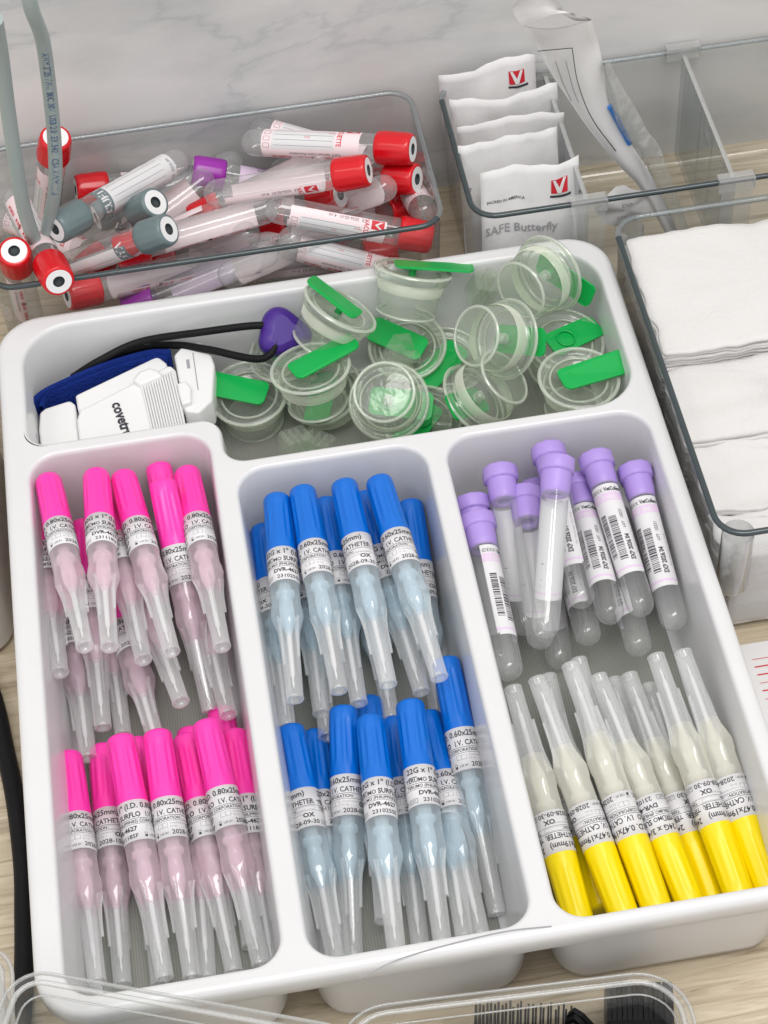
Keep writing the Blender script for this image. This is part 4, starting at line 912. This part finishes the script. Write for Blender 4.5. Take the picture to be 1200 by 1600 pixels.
# ================================================================ left container, paper sheet
b = cbox(90, 128, 62, 14, 3); o = b.build('cream_container', 'cream'); tag(o, 'cream plastic container at the left edge beside the tray', 'container'); place(o, (-53, 278, .5))
o = MB().add(*box(-1.2, 0, -14, -2, 26, 36), smooth=False)
pp = MB(); pp.add(*box(0, 130, 0, 150, .3, .9), smooth=False)
fn = lambda u, v: (u, v, 1.0)
random.seed(9)
for k in range(34):
    y = 141 - k * 4.3; th = random.choice((.35, .35, .7, .35))
    put_rect(pp, 5, 120, y, y + th, fn, 1, 200)
    if k % 3 != 1: put_text(pp, random.choice(('PACK SIZE 10 PCS', 'Keep dry and clean', 'SINGLE USE ONLY', 'Non woven swab 4 ply', 'Store below 25 C')), 2.4, 14 + (k % 4) * 9, y + 1.3, fn, 1, .0)
o = pp.build('printed_sheet', ['paper', 'redink']); tag(o, 'white printed sheet with red lines and text under the gauze box corner', 'paper'); place(o, (313.5, 5, .0), 0, 0, 0)

# ================================================================ front clear containers
def thin_box(name, label, loc, rot, w, d, h, r, base=.0):
    root = empty(name, label, 'container', 'clear containers in front of the tray', (loc[0], loc[1], base)); root.rotation_euler = (0, 0, math.radians(rot))
    P = [(0, -d), (w, -d), (w, 0), (0, 0)]; b = MB()
    rings(b, [(round_poly(P, r, dd, 7), z) for dd, z in ((-4, h - 1.5), (-3.6, h), (-.6, h), (0.2, h - 1), (1.0, h - 8), (1.6, h * .5), (3, 8), (5, 3), (9, 1))], cap=True)
    b.build('container_wall', 'thin', root)
    m = MB()
    for dd, zz, rr in ((-3.9, h - .8, .8), (-.3, h - .5, 1.1), (1.0, h - 8, .45)):
        path = [Vector((p[0], p[1], zz)) for p in round_poly(P, r, dd, 7)]; vs = []; fs = []; n = len(path); k = 6
        for i, p in enumerate(path):
            t = (path[(i + 1) % n] - path[i - 1]).normalized(); s = Vector((t.y, -t.x, 0))
            for j in range(k): a = 2 * math.pi * j / k; vs.append(tuple(p + s * rr * math.cos(a) + Vector((0, 0, rr * math.sin(a)))))
        for i in range(n):
            for j in range(k): fs.append((i * k + j, i * k + (j + 1) % k, ((i + 1) % n) * k + (j + 1) % k, ((i + 1) % n) * k + j))
        m.add(vs, fs)
    m.build('container_rim', 'thinrim', root)
    return root
fa = thin_box('clear_container', 'deep clear container overlapping the front left corner of the tray', (4, -8), -21.5, 118, 120, 112, 9)
fb = thin_box('clear_container', 'shallow clear blister tray holding black clipper combs', (113, -10), -3.0, 126, 110, 42, 16)
fc = thin_box('clear_container', 'clear container cut off by the left edge at the bottom corner', (-130, 12), -2, 126, 120, 104, 9)
m = cbox(30, 60, 60, 3, 1); o = m.build('slate_card_box', 'teal'); tag(o, 'slate grey box inside the deep clear container at the bottom left', 'box'); place(o, (16, -50, 3), 0, 0, -21.5)

# black clipper combs
def comb(label, loc, rz, rx, n, w, depth, h, sp):
    root = empty('clipper_comb', label, 'comb', 'black clipper combs', loc); root.rotation_euler = (math.radians(rx), 0, math.radians(rz))
    b = cbox(w, depth * .6, h * (.7 if sp > .4 else .45), 2, 1); b.build('comb_base', 'blackplastic', root)
    m = MB()
    for k in range(n):
        x = -w / 2 + (k + .5) * w / n; t = w / n * sp
        pr = [(-depth / 2, 0), (depth / 2, 0), (depth / 2 + 3, h * .45), (depth / 2 + 1, h * .8), (depth * .3 + .8 * math.sin(k * 1.7), h * (1 + .05 * math.sin(k * 2.3))), (depth * .1, h * .9), (-depth * .15, h * .6), (-depth * .35, h * .3)]; x += .3 * math.sin(k * 3.1)
        q = len(pr); vs = [(x - t, a, c_) for a, c_ in pr] + [(x + t, a, c_) for a, c_ in pr]
        m.add(vs, [tuple(range(q)), tuple(range(q, 2 * q))] + [(i, (i + 1) % q, q + (i + 1) % q, q + i) for i in range(q)], 0, False)
    m.build('comb_teeth', 'blackplastic', root)
for a in COMBS: comb(*a)
